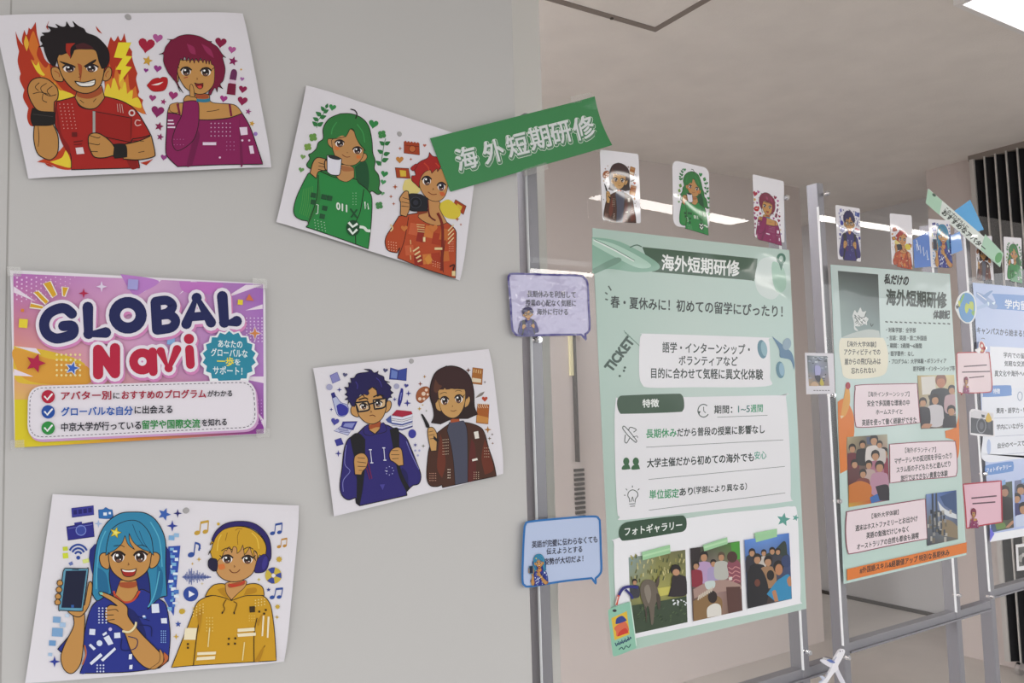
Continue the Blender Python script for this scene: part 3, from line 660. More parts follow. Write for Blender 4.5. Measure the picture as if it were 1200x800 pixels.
def indigo_boy(a, mini=False):
    N1, N2 = '#2c2470', '#17133a'; SKi = '#c69458'
    a.part('motif')
    a.o('#8a8ac2', "54,68! 92,50! 108,92! 68,110!", 3, '#45459a', False); a.o('#3a4a9a', "378,26! 420,40 466,28! 462,96! 416,90 372,88!", 3, '#2a2a78', False); a.f('#6a80c2', "384,36 416,48 412,84 380,80", False); a.s('#26266a', "420,42 414,90", 3)
    a.o('#b9bfdc', "66,190! 88,180! 112,212 146,226 152,260 130,286 100,284 84,256", 3, '#45459a'); a.f('#34349a', "88,230! 112,218 148,240 146,270 122,284 98,276"); a.f('#2c2c7a', "58,164 76,156 86,180 66,190", False)
    a.o('#c6c8e4', "74,364! 112,340! 176,350! 150,388!", 3, '#3a3a8a', False); a.o('#3a3a92', "122,316! 200,314! 178,360! 112,344!", 3, '#2a2a78', False); a.f('#8a90c8', "134,324 188,322 172,350 124,340", False)
    for k in range(3): a.s('#3a3a8a', [(96+k*4, 352+k*8), (150+k*4, 358+k*8)], 3)
    a.o('#3a3a92', "78,414! 112,402! 126,436! 90,446!", 2, '#2a2a78', False)
    for k, c in enumerate(('#a81f3c', '#3a4a92', '#2f2f78')):
        y = 268+k*26; a.o('#e0e0ee', [(384, y+14), (440, y+22), (496, y+6), (496, y+22), (440, y+38), (384, y+30)], 2, '#2a2a58', False); a.f(c, [(384, y+12), (410, y-16), (490, y-8), (496, y+6), (440, y+22)] if k == 0 else [(384, y+26), (440, y+34), (496, y+16), (496, y+24), (440, y+42), (384, y+34)], False)
    a.f('#4a5a9a', "352,304 380,280 384,326 362,318", False)
    a.f('#2c2c86', "434,136! 446,144 440,200 426,238! 416,210"); a.s('#8a90d0', "436,160 430,200", 4)
    for x, y, r in ((104, 144, 14), (474, 164, 16), (468, 216, 20), (98, 486, 18), (60, 250, 10)): a.sp('#35358a', x, y, r)
    for x, y, r, c in ((134, 64, 13, '#55557a'), (350, 40, 13, '#4a4a72'), (80, 314, 22, '#4a4aa0'), (462, 122, 12, '#4a4a92')): a.heart(c, x, y, r, .2)
    a.e('#3c3c9a', 494, 380, 21, 24); a.e('#a8a8c4', 410, 126, 15); a.e('#a8a8c8', 50, 130, 17)
    for x, y in ((400, 196), (510, 440)): a.star('#35358a', x, y, 14, 6, .25)
    for x, y in ((510, 470), (532, 470), (524, 496)): a.e('#b0b0d4', x, y, 6)
    a.part('portrait')
    a.o(N1, "240,340! 196,382 150,410 128,470 118,560 106,660 118,710 150,734 190,722! 194,752! 212,766! 330,740 466,710! 462,692! 480,672 498,656! 530,646 540,600 516,530 480,440 460,400 420,370 346,330", 5)
    a.s('#8a8acc', "140,440 132,540 160,580 124,630 124,690", 3); a.s('#8a8acc', "462,420 494,500 530,570", 3)
    a.f('#1c1756', "180,590! 200,640 196,720! 226,700 240,580!"); a.f('#1c1756', "440,560! 470,600 472,690! 430,600")
    a.f('#17151c', "160,400! 186,378 214,380 242,410! 240,560! 224,700 212,764! 194,752! 196,560 176,480"); a.f('#17151c', "372,356! 412,346 424,370! 430,560 480,670! 462,690! 420,600 396,480")
    a.o(SKi, "262,330! 322,312! 324,346 294,380! 264,360!", 3); a.f(SK2, "260,336! 322,314! 324,342 296,346 268,356")
    a.o(N1, "234,346! 258,330 262,358 292,382! 270,390 236,380", 3); a.o(N1, "324,326! 342,322 356,356 344,372 296,382! 316,362", 3)
    a.o(SKi, "200,236 176,228 164,250 172,278 206,288", 4); a.o(SKi, "352,214 372,204 382,220 372,252 346,266", 4)
    a.o(SKi, "188,200! 196,250 214,292 250,322 290,326 330,300 352,250 354,190! 280,130!", 4)
    a.o('#1e1650', "168,230! 156,210 148,226! 150,200 132,198! 148,182 132,170! 144,156 130,130! 152,130 152,106! 166,106 162,82! 182,80 200,58 250,50 262,44 234,34! 270,36 290,54 312,44! 310,60 340,74 346,94 374,104! 356,106 380,130 376,146 392,160! 378,172 384,186! 366,190 352,226! 346,190 334,186 326,170! 306,180 304,160 296,136 276,132 258,146 262,164 252,174! 232,168 238,184! 216,168 204,190! 196,192 184,236!", 3)
    for q in ("190,100 200,120 198,140", "300,80 320,100 330,130"): a.s('#3a2f86', q, 5)
    for q in ("188,214! 254,206! 262,250 206,262!", "284,200! 352,190! 346,236 292,248!"): a.o('#d6b488', q, 9, '#16141e')
    a.s('#16141e', "260,222 286,216", 8)
    a.eye(232, 234, 19, 17, '#3a2826', 2, 5); a.eye(312, 220, 19, 17, '#3a2826', -2, 5)
    a.s(LN, "206,198 240,188 256,196", 7); a.s(LN, "284,184 312,172 340,178", 7)
    a.s('#7a4a28', "268,256 276,262 268,266", 3); a.s('#6a3018', "264,284 282,280 296,288", 4)
    a.o(SKi, "180,530! 186,500 214,484 240,490 256,520 246,560 228,580 220,600! 186,598!", 4)
    for q in ("200,508 240,512", "198,530 246,536", "200,554 244,556", "206,576 226,576"): a.s(LN, q, 3)
    a.o(SKi, "370,490 384,464 412,452 434,462 442,500 446,548! 420,552! 392,530 376,520", 4)
    for q in ("384,470 418,470", "380,492 424,492", "384,514 420,512"): a.s(LN, q, 3)
    a.s('#d8d8ec', "268,466 276,538", 4); a.s('#d8d8ec', "340,454 346,524", 4)
    for x, y in ((268, 466), (276, 536), (340, 456), (346, 522)): a.r('#e4e4f2', x-8, y-3, 16, 5)
    a.s('#7a1f4a', "254,530 276,620", 5); a.s('#7a1f4a', "246,560 266,624", 4)
    for k in range(8): a.e('#b8b8e4', 370+22*math.cos(k*.785), 578+22*math.sin(k*.785), 2.6)
    a.e('#d8d8f0', 356, 580, 4); a.f('#4a449a', "318,652 346,650 334,682", False)
def brown_girl(a, mini=False):
    B1, B2, SKb = '#4a2a1e', '#2c1a1a', '#c89a5e'
    a.part('motif')
    a.o('#a05a34', "40,240 42,200 66,172 100,164 122,184 118,216 96,240 66,260", 2, '#7a3a1c')
    for x, y, r in ((82, 206, 12), (60, 236, 10), (98, 184, 9), (84, 236, 8), (106, 210, 7)): a.e('#e6cdb8', x, y, r)
    a.o('#a8682c', "370,52! 430,60! 424,154! 362,146!", 2, '#7a4218', False); a.f('#e2d2b8', "366,112 420,120 418,142 362,136", False)
    for k in range(4): a.s('#e2c08a', [(378+k*13, 62+k*2), (376+k*13, 82+k*2)], 4)
    a.o('#a85c24', "398,266! 466,270! 460,384! 390,376!", 2, '#7a4218'); a.f('#c98a44', "394,330 464,346 460,380 392,372", False)
    for k in range(5): a.s('#e8d0b0', "%d,262 %d,276 %d,290" % (404+k*13, 400+k*13, 408+k*13), 3)
    a.f('#8a8078', "384,232! 410,206 440,192! 424,216"); a.heart('#b8482c', 440, 236, 17)
    for x, y, r, c in ((344, 68, 16, '#6a3a2a'), (62, 148, 14, '#8a4a34'), (88, 106, 11, '#a87a3c'), (58, 294, 13, '#c09a3a'), (458, 416, 22, '#b07a3c'), (468, 468, 12, '#7a6a5a'), (484, 444, 9, '#6a5a52'), (486, 496, 9, '#8a6a58'), (80, 512, 12, '#7a7a70'), (76, 272, 8, '#c0a860'), (98, 306, 9, '#a8a8a0'), (440, 138, 9, '#7a6a6a')): a.sp(c, x, y, r)
    a.part('portrait')
    a.o(B1, "232,382! 180,420 150,450 116,520 104,600 100,700 120,744 160,750 188,740! 192,756! 350,722 508,688! 492,610 462,520 440,440 410,400 330,374", 4)
    a.f('#6a2f1e', "180,440! 200,520 210,620 190,700! 160,640 170,520"); a.f('#6a2f1e', "440,470! 470,560 490,650 440,680! 420,580"); a.f('#5c2420', "360,470! 384,520 390,700! 340,710")
    a.o('#4a4c5e', "232,374! 316,364! 336,420 340,560 340,724! 266,740! 256,600 240,500 218,420!", 3)
    a.f(SK2, "238,350! 290,340! 292,368! 240,376!")
    a.o(B2, "206,48 150,82 122,150 118,220 136,290 140,340 126,376! 180,384! 250,352! 340,352! 398,326! 380,280 376,190 356,110 318,66 262,44", 3)
    a.o(SKb, "176,250 160,240 150,262 158,296 184,306", 3); a.o(SKb, "330,230 346,218 354,240 344,272 322,284", 3)
    a.o(SKb, "164,170! 170,250 190,312 230,344 270,344 304,310 324,250 326,180!", 3)
    a.f('#3a2020', "204,50! 156,84 128,150 124,220 150,260 166,240! 168,188 200,182! 206,160 210,182! 238,178 248,160! 254,178 284,176 292,160! 296,178 320,180 332,240! 354,220 366,260 372,190 350,110 312,68 262,48")
    a.f('#5a3426', "150,120! 170,150 190,160! 158,200 140,180"); a.s('#1a0e0e', "204,50 216,44 226,48", 5)
    a.eye(204, 248, 22, 25, '#3a1f22', 2, 6); a.eye(288, 238, 22, 25, '#3a1f22', -2, 6); a.s(LN, "176,208 200,198 218,202", 3); a.s(LN, "266,192 284,186 304,192", 3); a.s(LN, "180,240 168,232", 4); a.s(LN, "312,222 322,212", 4)
    a.s('#7a4a28', "248,274 252,280 246,282", 3); a.s('#6a3018', "238,304 256,308 272,302", 3.5)
    a.f('#1e1c20', "66,330! 76,326 110,380 116,400! 98,404 84,370")
    a.o(SKb, "104,430 112,404 138,406 158,440 160,480! 156,540! 124,542! 112,490", 4)
    for q in ("110,430 138,424", "112,450 144,444", "118,470 148,466"): a.s(LN, q, 3)
    a.f('#1e1c20', "140,450 170,480 160,490 138,470", False)
    a.f('#e8e2d8', "374,430 400,424 406,466 382,470", False); a.f('#e8e2d8', "364,590 394,582 398,594 366,602", False)
    a.dots('#d8c0a8', 194, 476, 4, 6, 10, 17, 3, 0, -1); a.dots('#e0a890', 118, 672, 4, 4, 11, 14, 3); a.dots('#d8c0a8', 376, 666, 3, 4, 13, 12, 3); a.dots('#d8c0a8', 438, 524, 3, 4, 12, 17, 3); a.dots('#e8d8c8', 224, 650, 2, 4, 10, 16, 4)
def blue_girl(a, mini=False):
    SKu = '#c48f4e'; T1, T2 = '#26328c', '#2f86ac'
    a.part('motif')
    a.o('#3a3a98', "148,40! 246,28! 248,68! 150,80!", 3, '#26267a', False)
    for k in range(4): a.f('#211f6c', [(156+k*22, 48-k*3), (172+k*22, 46-k*3), (173+k*22, 66-k*3), (157+k*22, 68-k*3)], False)
    a.o('#2f6fb4', "268,46! 290,44 300,36 316,44 330,46! 332,78 310,86 270,84!", 2, '#2a5a9a'); a.r('#e6eef8', 290, 58, 16, 14); a.r('#e6eef8', 314, 56, 10, 10)
    a.o('#2a2a86', "126,122! 244,100! 250,166! 132,182!", 3, '#1c1a5c', False); a.e('#3a4aa0', 190, 138, 22, 22, 0, 4, '#7a8ad0'); a.s('#7a80c8', "134,130 240,112", 2); a.r('#2a2a86', 160, 104, 34, 10, -.15)
    for k in range(3): a.s('#2a4a9c', [(178-(44-k*14)*math.cos(t), 252-(50-k*16)*math.sin(t)) for t in (.5, .9, 1.3, 1.57, 1.84, 2.24, 2.64)], 9)
    a.e('#2a4a9c', 178, 260, 9); a.f('#c8d23a', "108,212 130,210 132,228 110,230", False); a.f('#d2dc3a', "108,240 132,238 134,262 110,264", False); a.f('#6a7ab4', "134,284 150,276 156,290 142,296", False); a.f('#dbe486', "196,270 224,262 228,280 200,286", False)
    a.star('#3a62b4', 562, 66, 30, a=-1.2)
    for x, y, r, c in ((622, 62, 20, '#2a2a72'), (598, 118, 26, '#2f3f9a'), (72, 724, 26, '#2f3f9a'), (268, 108, 18, '#a8bce0')): a.sp(c, x, y, r)
    a.star('#3a52a8', 624, 556, 14); a.e('#d0b03a', 640, 500, 12); a.sp('#d0b03a', 614, 612, 12)
    a.f('#2f4fae', "580,210! 634,206! 604,520! 560,440!"); random.seed(3)
    for k in range(26):
        y = 216+k*11; a.r(['#7fb6dc', '#e4ecf6', '#4a7ac4'][k % 3], 578+random.random()*40-k*.6, y, 8+random.random()*16, 8+random.random()*10)
    for x, y, w, c in ((66, 522, 34, '#7fa8d2'), (96, 548, 26, '#a8c4e2'), (62, 572, 48, '#7fa8d2'), (48, 628, 30, '#6f9ccc'), (44, 684, 18, '#a8c4e2'), (120, 510, 18, '#c4d6ea'), (582, 160, 26, '#7fb0dc'), (606, 150, 22, '#9ac0e2')): a.r(c, x, y, w, w*.8, .06)
    a.part('portrait')
    a.f('#1d2a78', "246,360! 300,420 350,420 440,420 540,440 570,430! 566,200 250,200")
    a.o(T1, "330,418! 262,452 228,500 206,590 200,640! 210,700 184,776! 400,770 540,752! 580,720! 588,600 572,480 540,444 460,400 440,440 380,456 340,440", 4)
    a.o(T1, "206,580! 150,600 110,640 86,668! 118,690 190,700!", 4); a.f('#1b2266', "380,480! 430,500 480,600 470,720! 430,640 370,560")
    a.o('#c46a3a', "560,680! 580,700 572,724 540,750!", 2)
    a.o('#2f86ac', "420,56 360,64 300,110 262,190 246,300 240,420! 262,452 300,430 326,420! 320,300 400,140 480,300 500,430 486,490! 540,440 574,430! 568,300 566,180 530,100 480,62", 4)
    a.f('#1f6a94', "258,300! 270,430! 300,430 316,410! 300,330"); a.f('#1f6a94', "530,290! 520,430 500,460! 546,430 556,330"); a.s('#57b0cc', "300,140 276,200 262,300 258,400", 5); a.s('#57b0cc', "500,100 540,180 552,300", 5); a.s('#57b0cc', "540,320 520,420 490,480", 5)
    a.o(SKu, "352,396! 366,360! 436,360! 446,404! 420,446 384,456 344,424!", 3); a.f(SK2, "362,370! 438,366! 436,388 400,396 364,388"); a.s('#c8482a', "336,408 346,432 384,458 424,448 452,408", 9)
    a.o(SKu, "314,250 290,238 272,256 282,296 314,308", 4); a.o(SKu, "500,246 524,236 542,254 528,294 498,304", 4)
    a.o(SKu, "312,200! 314,270 330,320 372,356 410,364 456,344 490,310 502,260 502,190 410,140!", 4)
    a.o('#2f86ac', "300,250! 308,190 330,130 390,96 450,100 500,160 514,250! 496,234 460,220 424,190 404,150! 408,190 430,224! 400,200 386,160! 372,196 340,226 320,236", 3); a.s('#1a5070', "450,140 470,190 500,232", 3); a.s('#1a5070', "420,110 440,160 470,210", 3)
    a.star('#e0cc38', 344, 148, 27, a=-1.3, w=3, line='#5a5a20'); a.star('#f0e27a', 344, 148, 13, a=-1.3)
    a.eye(356, 258, 27, 25, '#3c201c', 2, 7); a.eye(456, 256, 27, 25, '#3c201c', -2, 7); a.s(LN, "320,244 310,236", 4); a.s(LN, "490,240 502,234", 4); a.s(LN, "336,208 366,204 384,212", 3); a.s(LN, "440,206 466,204 486,214", 3)
    a.s('#7a4a28', "400,282 404,290 398,292", 3.5); a.o('#a82a22', "368,310! 402,316 438,308! 428,336 404,344 380,338", 3.5); a.f('#f6f0ea', "372,312! 402,317 434,311! 424,322 384,322")
    a.o(SKu, "150,504! 158,560 120,640 100,700 110,750 134,774 160,770 188,730 200,650 206,520 190,496", 4)
    a.f(T1, "200,640! 214,690 186,776! 210,772 240,700"); a.s('#c86a3a', "206,650 212,690 196,736", 6)
    a.o(SKu, "206,470! 222,380 232,366 240,380 236,430 222,480 190,520 160,520 130,500!", 4)
    a.o('#5f9ab4', "118,306! 216,308! 222,320 198,488! 188,498 98,494! 90,480 110,320!", 4); a.f('#151b38', "122,318 214,316 192,484 102,482", False); a.s('#0c1020', "150,312 180,312", 4); a.r('#2f5fa8', 146, 470, 12, 12)
    for x, y in ((96, 372), (92, 402), (88, 432), (86, 458)): a.o(SKu, [(x-12, y-6), (x, y-14), (x+12, y-4), (x+10, y+8), (x-4, y+12), (x-12, y+6)], 3.5)
    a.o(SKu, "300,486! 320,470 352,474! 320,450 276,424 270,414 284,412 330,430 366,452 396,480 400,520 432,566! 470,610 548,690 556,724 520,756 470,744 420,690 390,610 376,580! 350,560 312,546 296,520", 4)
    for q in ("306,494 344,490 356,500", "298,516 336,514", "308,538 340,534"): a.s(LN, q, 3.5)
    a.f('#7fd0c0', "270,414 284,412 288,424 276,424", False)
    a.s('#e8dcb0', "374,586 404,590 428,570 436,546", 9); a.s('#8a7a50', "376,592 408,596 434,574 440,548", 2)
    a.o(SK, "540,668 556,690 556,724 540,742 520,756! 500,752 540,720", 2)
    for q in ("504,466 536,464 540,504 506,506", "546,530 572,528 574,552 548,552", "228,576 254,578 252,604 226,602", "338,594 364,592 366,616 338,618", "290,616 314,604 334,642 312,650", "224,650 232,642 256,664 246,672", "228,728 276,684 286,696 236,738", "278,714 340,658 346,668 288,722", "404,690 418,688 416,712 402,712", "406,738 420,736 418,756 404,756"): a.f('#e0e6f6', q, False)
    a.e('#d8e2f6', 272, 640, 13); a.e('#c8bce8', 320, 578, 8); a.f('#e0e6f6', "284,600 302,588 306,598 290,608", False)
    a.dots('#d0d8f2', 270, 484, 3, 6, 16, 13, 4.5); a.dots('#d0d8f2', 262, 738, 3, 3, 14, 14, 4.5); a.dots('#8ab0e4', 548, 586, 3, 6, 9, 10, 3.4)
    a.s('#141c58', "372,620 372,670 430,664 440,624 400,610", 4); a.s('#141c58', "450,560 500,566 504,610", 4); a.s('#141c58', "440,520 496,540", 4); a.r('#5a86d0', 466, 520, 14, 10); a.r('#e0e6f6', 464, 516, 12, 8)
def yellow_boy(a, mini=False):
    SKy = '#c9955a'; Y1, Y2 = '#cf9c22', '#b88418'
    a.part('motif')
    def note(x, y, k, c, two=True, an=0):
        ca, sa = math.cos(an), math.sin(an); q = lambda u, v: (x+(u*ca-v*sa)*k, y+(u*sa+v*ca)*k)
        a.e(c, *q(0, 0), 15*k, 11*k, -.3+an)
        a.s(c, [q(12, 0), q(18, -52)], 5*k)
        if two: a.e(c, *q(40, -6), 14*k, 10*k, -.3+an); a.s(c, [q(52, -8), q(56, -60)], 5*k); a.s(c, [q(17, -50), q(57, -58)], 12*k)
        else: a.s(c, [q(18, -50), q(34, -44), q(38, -24)], 7*k)
    note(152, 102, 1, '#c9a03a'); note(524, 104, .85, '#2f4f9c'); note(122, 210, 1.15, '#2f4f9c', False); a.s('#2f4f9c', "140,150 164,160 160,190", 9); note(556, 170, .7, '#c48f3a'); note(522, 420, .85, '#2f4f9c', True, .1)
    a.s('#2f4f9c', "78,320 222,320", 3)
    for k in range(24): h = [6, 10, 16, 26, 12, 40, 30, 44, 18, 30, 12, 20, 34, 14, 24, 10, 16, 22, 10, 12, 6, 8, 5, 4][k]; a.s('#2f4f9c', [(84+k*5.7, 320-h), (84+k*5.7, 320+h*.85)], 3.4)
    a.e('#2f4a9c', 120, 403, 37); a.f('#eef0f8', "110,386 140,404 110,420", False)
    a.e('#cdb444', 528, 312, 41); a.f('#3a4a98', "528,312 500,282 520,272 536,272", False); a.f('#3a4a98', "528,312 496,338 520,352 534,350", False); a.f('#3a4a98', "528,312 566,296 568,326", False); a.e('#e8e4ea', 528, 312, 11, 11, 0, 3, '#b09a50')
    for x, y, r, c in ((160, 232, 13, '#cda83a'), (128, 254, 8, '#cda83a'), (48, 614, 15, '#cda83a'), (456, 332, 11, '#d2c04a'), (546, 518, 12, '#c8aa4a'), (176, 352, 9, '#d8c8a0')): a.sp(c, x, y, r)
    a.star('#3a52a0', 58, 552, 15); a.star('#34448c', 504, 382, 11)
    for x, y, r in ((80, 488, 15), (548, 466, 13), (556, 232, 16), (256, 58, 9)): a.star('#cdaa3c', x, y, r, 8, .7)
    a.part('portrait')
    a.o(Y1, "196,418! 150,448 118,530 70,650 24,766! 132,756 330,744 542,732! 534,600 522,500 508,446 470,410 380,400 280,400", 4)
    a.o(Y1, "190,416! 210,380 240,356 290,356 300,400 320,436! 280,420 230,410", 4); a.o(Y1, "320,436! 346,400 388,360 440,352 474,370 482,410! 420,410 380,414", 4)
    a.f(Y2, "250,380! 290,372 304,404! 316,436! 270,404"); a.f(Y2, "396,376! 440,372 440,396 380,410!")
    a.o(SKy, "290,368! 300,346 388,336 388,366 350,402 320,432! 296,400", 3); a.f(SK2, "300,356! 386,336! 384,356 350,366 310,372"); a.f('#c23a24', "304,350! 350,356 384,336 380,350 330,370")
    a.o(SKy, "246,230! 246,290 274,326 320,342 370,336 420,306 440,260 444,200 340,130 250,190!", 4)
    a.o('#cf9f26', "214,190! 206,210 222,180 230,150! 214,160 240,120 280,86 340,70 400,76 450,104 480,140 492,180 482,236! 460,210 448,240! 446,200 430,190 440,240! 420,200 412,170! 400,190 384,210! 380,180 376,160! 366,186 348,204! 346,176 330,170 322,200! 310,170 296,190! 286,190 270,230! 262,230 250,244! 244,230 226,236! 222,216", 3)
    a.s('#e4c04a', "270,110 256,140 250,190", 5); a.s('#e4c04a', "420,100 446,130 456,180", 5); a.s('#8a6010', "360,90 350,120 352,160", 3); a.s('#8a6010', "300,100 290,140", 3); a.s('#8a6010', "340,90 352,80 374,82", 3)
    a.o('#2a1f66', "222,134! 246,90 290,56 350,44 420,50 476,84 510,140 516,220 500,250! 484,230 494,180 478,130 440,90 390,70 340,70 284,84 246,118 232,150!", 3)
    a.o('#1f1c3c', "218,226! 206,240 208,270 230,290 248,288! 252,260 246,232", 3); a.o('#2c2470', "440,260! 450,230 482,206 504,230 500,268 480,294 440,298 434,284", 3); a.e('#3a3288', 484, 250, 12, 34, .2)
    a.s(LN, "270,190 300,176 326,186", 4); a.s(LN, "378,184 404,172 428,182", 4)
    a.eye(300, 232, 25, 21, '#3a241e', 0, 6); a.eye(400, 234, 25, 21, '#3a241e', 0, 6); a.s(LN, "272,222 262,212", 4); a.s(LN, "428,222 440,212", 4)
    a.f('#d8783a', "254,260! 280,254 288,276 262,282"); a.s('#7a4a28', "332,262 338,268 332,270", 3); a.s('#6a2a18', "310,282 324,296 346,296 362,282", 4)
    a.s(LN, "166,510 150,600 132,754", 4); a.s(LN, "446,520 432,600 432,738", 4); a.s(LN, "486,656 440,730", 3); a.f(Y2, "446,540! 474,500 454,560"); a.f(Y2, "432,736! 480,660 460,730"); a.f(Y2, "150,500! 176,480 160,600! 156,540")
    a.s('#6a4a10', "294,430 280,456 286,476 276,496", 5); a.s('#6a4a10', "330,440 346,450 340,474 332,498", 5); a.s(LN, "276,490 274,500", 7); a.s(LN, "332,490 334,502", 7)
    a.dots('#e8cf7a', 132, 470, 4, 4, 16, 14, 4, 0, -6); a.dots('#e6d68a', 438, 434, 4, 3, 15, 14, 4, 0, -3); a.dots('#e2c86a', 198, 520, 3, 5, 14, 16, 4); a.dots('#e2c86a', 408, 510, 3, 3, 12, 12, 3)
    for q in ("92,570 150,570 142,628 84,628", "350,574 434,568 434,584 350,590", "348,598 440,592 440,608 352,614", "152,690 244,686 242,700 150,704", "150,714 240,708 238,724 146,730", "474,510 482,510 476,610 468,610", "498,514 508,514 502,618 494,618"): a.f('#f3e6c4', q, False)
    a.s('#efe0a0', "212,570 204,664", 5); a.s('#efe0a0', "384,640 374,730", 5); a.f('#3a2a10', "408,464 436,462 436,492 410,494", False)
    for x, y in ((302, 618), (334, 616), (300, 644), (332, 642), (452, 484), (476, 494), (484, 476), (100, 644), (100, 662)): a.r('#3a2a10', x, y, 10, 10)
CR = {'red': (red_boy, crop(10, 15, .23747)), 'pink': (pink_girl, crop(155, 30, .21248)), 'green': (green_girl, crop(335, 110, .23762)),
      'orange': (orange_girl, crop(445, 155, .22505)), 'indigo': (indigo_boy, crop(375, 425, .21858)), 'brown': (brown_girl, crop(480, 420, .2)),
      'blue': (blue_girl, crop(45, 585, .26235)), 'yellow': (yellow_boy, crop(195, 600, .23734))}
# ================================================================== paper prints on the wall
YS = -.008
def mid(q, Y):
    w = [on(Y)(*p) for p in q]; return w
def centre(q, Y):
    w = [at(p, Y) for p in q]; return sum(w, Vector((0, 0, 0)))/len(w)
def pin(root, px, Y, col=M_TAPE, r=.0034):
    p = at(px, Y); MB().cyl((p.x, Y-.0016, p.z), (0, 1, 0), r, .0016, 14, r*1.15).build('pin', col, root)
def tape(root, quad, Y, m=M_TAPE, name='tape', label=None):
    w = [on(Y)(*p) for p in quad]; o = MB().prism([w[0], w[1], w[2], w[3]], Y-.0002, Y).build(name, m, root)
    if label: o['label'] = label
    return o
M_PIN = mat('pin_head', '#a9a6a6', .4)
def print_sheet(label, quad, who, plabels, lift, pinat, tapes=()):
    r = thing('illustration_print', label, 'poster', centre(quad, YS), 'illustration prints on the wall')
    sheet('paper', r, quad, YS, '#e6e2e8', INK, lift=tuple(-x for x in lift), R=.045)
    for k, w in enumerate(who):
        a = Art(on(YS-.0004, CR[w][1]), YS-.0003); CR[w][0](a); a.emit(r, INK, {'portrait': plabels[k]})
    pin(r, pinat, YS-.0002, M_PIN)
    return r
Q1 = [(-8, 17), (285.5, 14), (319.5, 195), (33.5, 208.5)]
Q2 = [(360, 98.5), (562, 166), (541, 328), (324.5, 259.5)]
Q3 = [(368, 431), (575, 408.5), (592, 555), (392, 605)]
Q4 = [(62, 579), (352, 592.5), (334.5, 776), (29.5, 801)]
print_sheet('white print of a red-shirted fighter with flames and a magenta-haired figure with hearts, top left', Q1, ('red', 'pink'),
            ('printed figure with spiky black hair raising a fist', 'printed figure with short magenta hair and purple top'), (.004, .005, .006, .004), (150, 20))
print_sheet('white print of a green-haired figure with a cup and a red-haired figure with a camera', Q2, ('green', 'orange'),
            ('printed figure with long green hair holding a cup', 'printed figure with red hair holding a camera'), (.005, .001, .006, .003), (468, 157))
print_sheet('white print of a figure in glasses with backpack and a brown-bobbed figure with a pen', Q3, ('indigo', 'brown'),
            ('printed figure in dark glasses gripping backpack straps', 'printed figure with brown bob holding a pen'), (.004, .006, .006, .002), (482, 423))
print_sheet('white print of a blue-haired figure with phone and a yellow-hooded headphone wearer', Q4, ('blue', 'yellow'),
            ('printed figure with long blue hair holding up a phone', 'printed figure with blond hair, headphones and yellow hoodie'), (.004, .006, .006, .003), (218, 598))

# ------------------------------------------------------------------ GLOBAL Navi poster
CN = crop(0, 300, .3); QN = [(12, 316), (311, 332), (312, 508), (17, 524)]
r = thing('title_poster', 'pink, purple and yellow poster reading GLOBAL Navi on the left of the wall', 'poster', centre(QN, YS))
sheet('paper', r, QN, YS, '#ece6ee', INK, lift=(-.004, -.005, -.005, -.004), R=.02)
a = Art(on(YS-.0004, CN), YS-.0003)
a.part('background')
a.grad([(52, 68), (1028, 110), (1030, 692), (58, 748)], [['#b868b8', '#d8a6d0', '#a468bc'], ['#e39a80', '#dca6cc', '#b884cc'], ['#ead82c', '#e0902c', '#8a2a9a']], 16)
a.f('#e4be3a', "54,350! 200,372 330,420 320,500! 110,500 56,470", True); a.f('#e2a23c', "60,360 190,400 340,430 340,500 120,490 58,420")
a.f('#e2cf28', "56,560 110,560 112,700 200,722 420,716! 60,748!", False)
for q in ("54,118 54,142 140,178", "560,142 600,92 630,94", "700,150 746,98 770,100", "870,168 960,112 1026,112", "958,212 1026,188 1026,206", "54,440 54,466 130,470", "56,352 160,384 140,360", "900,470 1030,470 1030,496", "1000,600 1030,668 1030,640"): a.f('#f0e2f0', q, False)
a.f('#c284d0', "470,70! 620,96 560,140! 520,150"); a.f('#c77ac8', "700,100! 870,108 820,150! 720,140")
for rx in range(14):
    for ry in range(6):
        if rx+ry*1.3 < 13: a.e('#f2d8f0', 66+rx*19, 84+ry*17+(rx % 2)*8, 4.4-.25*(rx+ry)*.6, n=None) if False else a.r('#f0d2ee', 63+rx*19, 81+ry*17+(rx % 2)*8, 7-.35*(rx+ry), 7-.35*(rx+ry))
for k in range(40):
    x, y = 960+(k % 5)*15, 240+(k//5)*13; a.r('#e6d2f0', x, y, 5, 5); a.r('#c890d8', 966+(k % 5)*13, 560+(k//5)*13, 4.5, 4.5)
for k in range(30): a.r('#f4e6a0', 220+(k % 6)*18, 380+(k//6)*20, 8, 8, .5)
for x, y, w, c in ((92, 262, 34, '#ecd63a'), (88, 212, 12, '#e08a3a'), (938, 180, 20, '#ecd63a'), (668, 330, 30, '#8ab0e0'), (520, 110, 40, '#a8a4de'), (900, 190, 10, '#8a60c8')): a.r(c, x-w/2, y-w/2, w, w, .08)
a.f('#dd7a4a', "958,172 972,148 990,176", False); a.star('#b8204a', 138, 418, 40, a=-1.25); a.star('#3a64c0', 282, 438, 28, a=-1.3, w=4, line='#e8eaf6'); a.sp('#b8204a', 326, 146, 20); a.sp('#eadcf2', 396, 120, 22); a.sp('#d8884a', 994, 302, 23); a.s('#f0e4f0', "994,274 1001,296 1020,302 1001,308 994,332 987,308 968,302 987,296", 3, True, False)
for q in ("120,186 168,198 166,206 116,200", "132,142 148,138 188,178 178,188", "170,108 196,100 220,152 206,162", "243,122 265,124 252,158 246,156"): a.s('#f6f0e6', q, 9, True, False); a.f('#dca82a', q, False)
a.part('title_lettering')
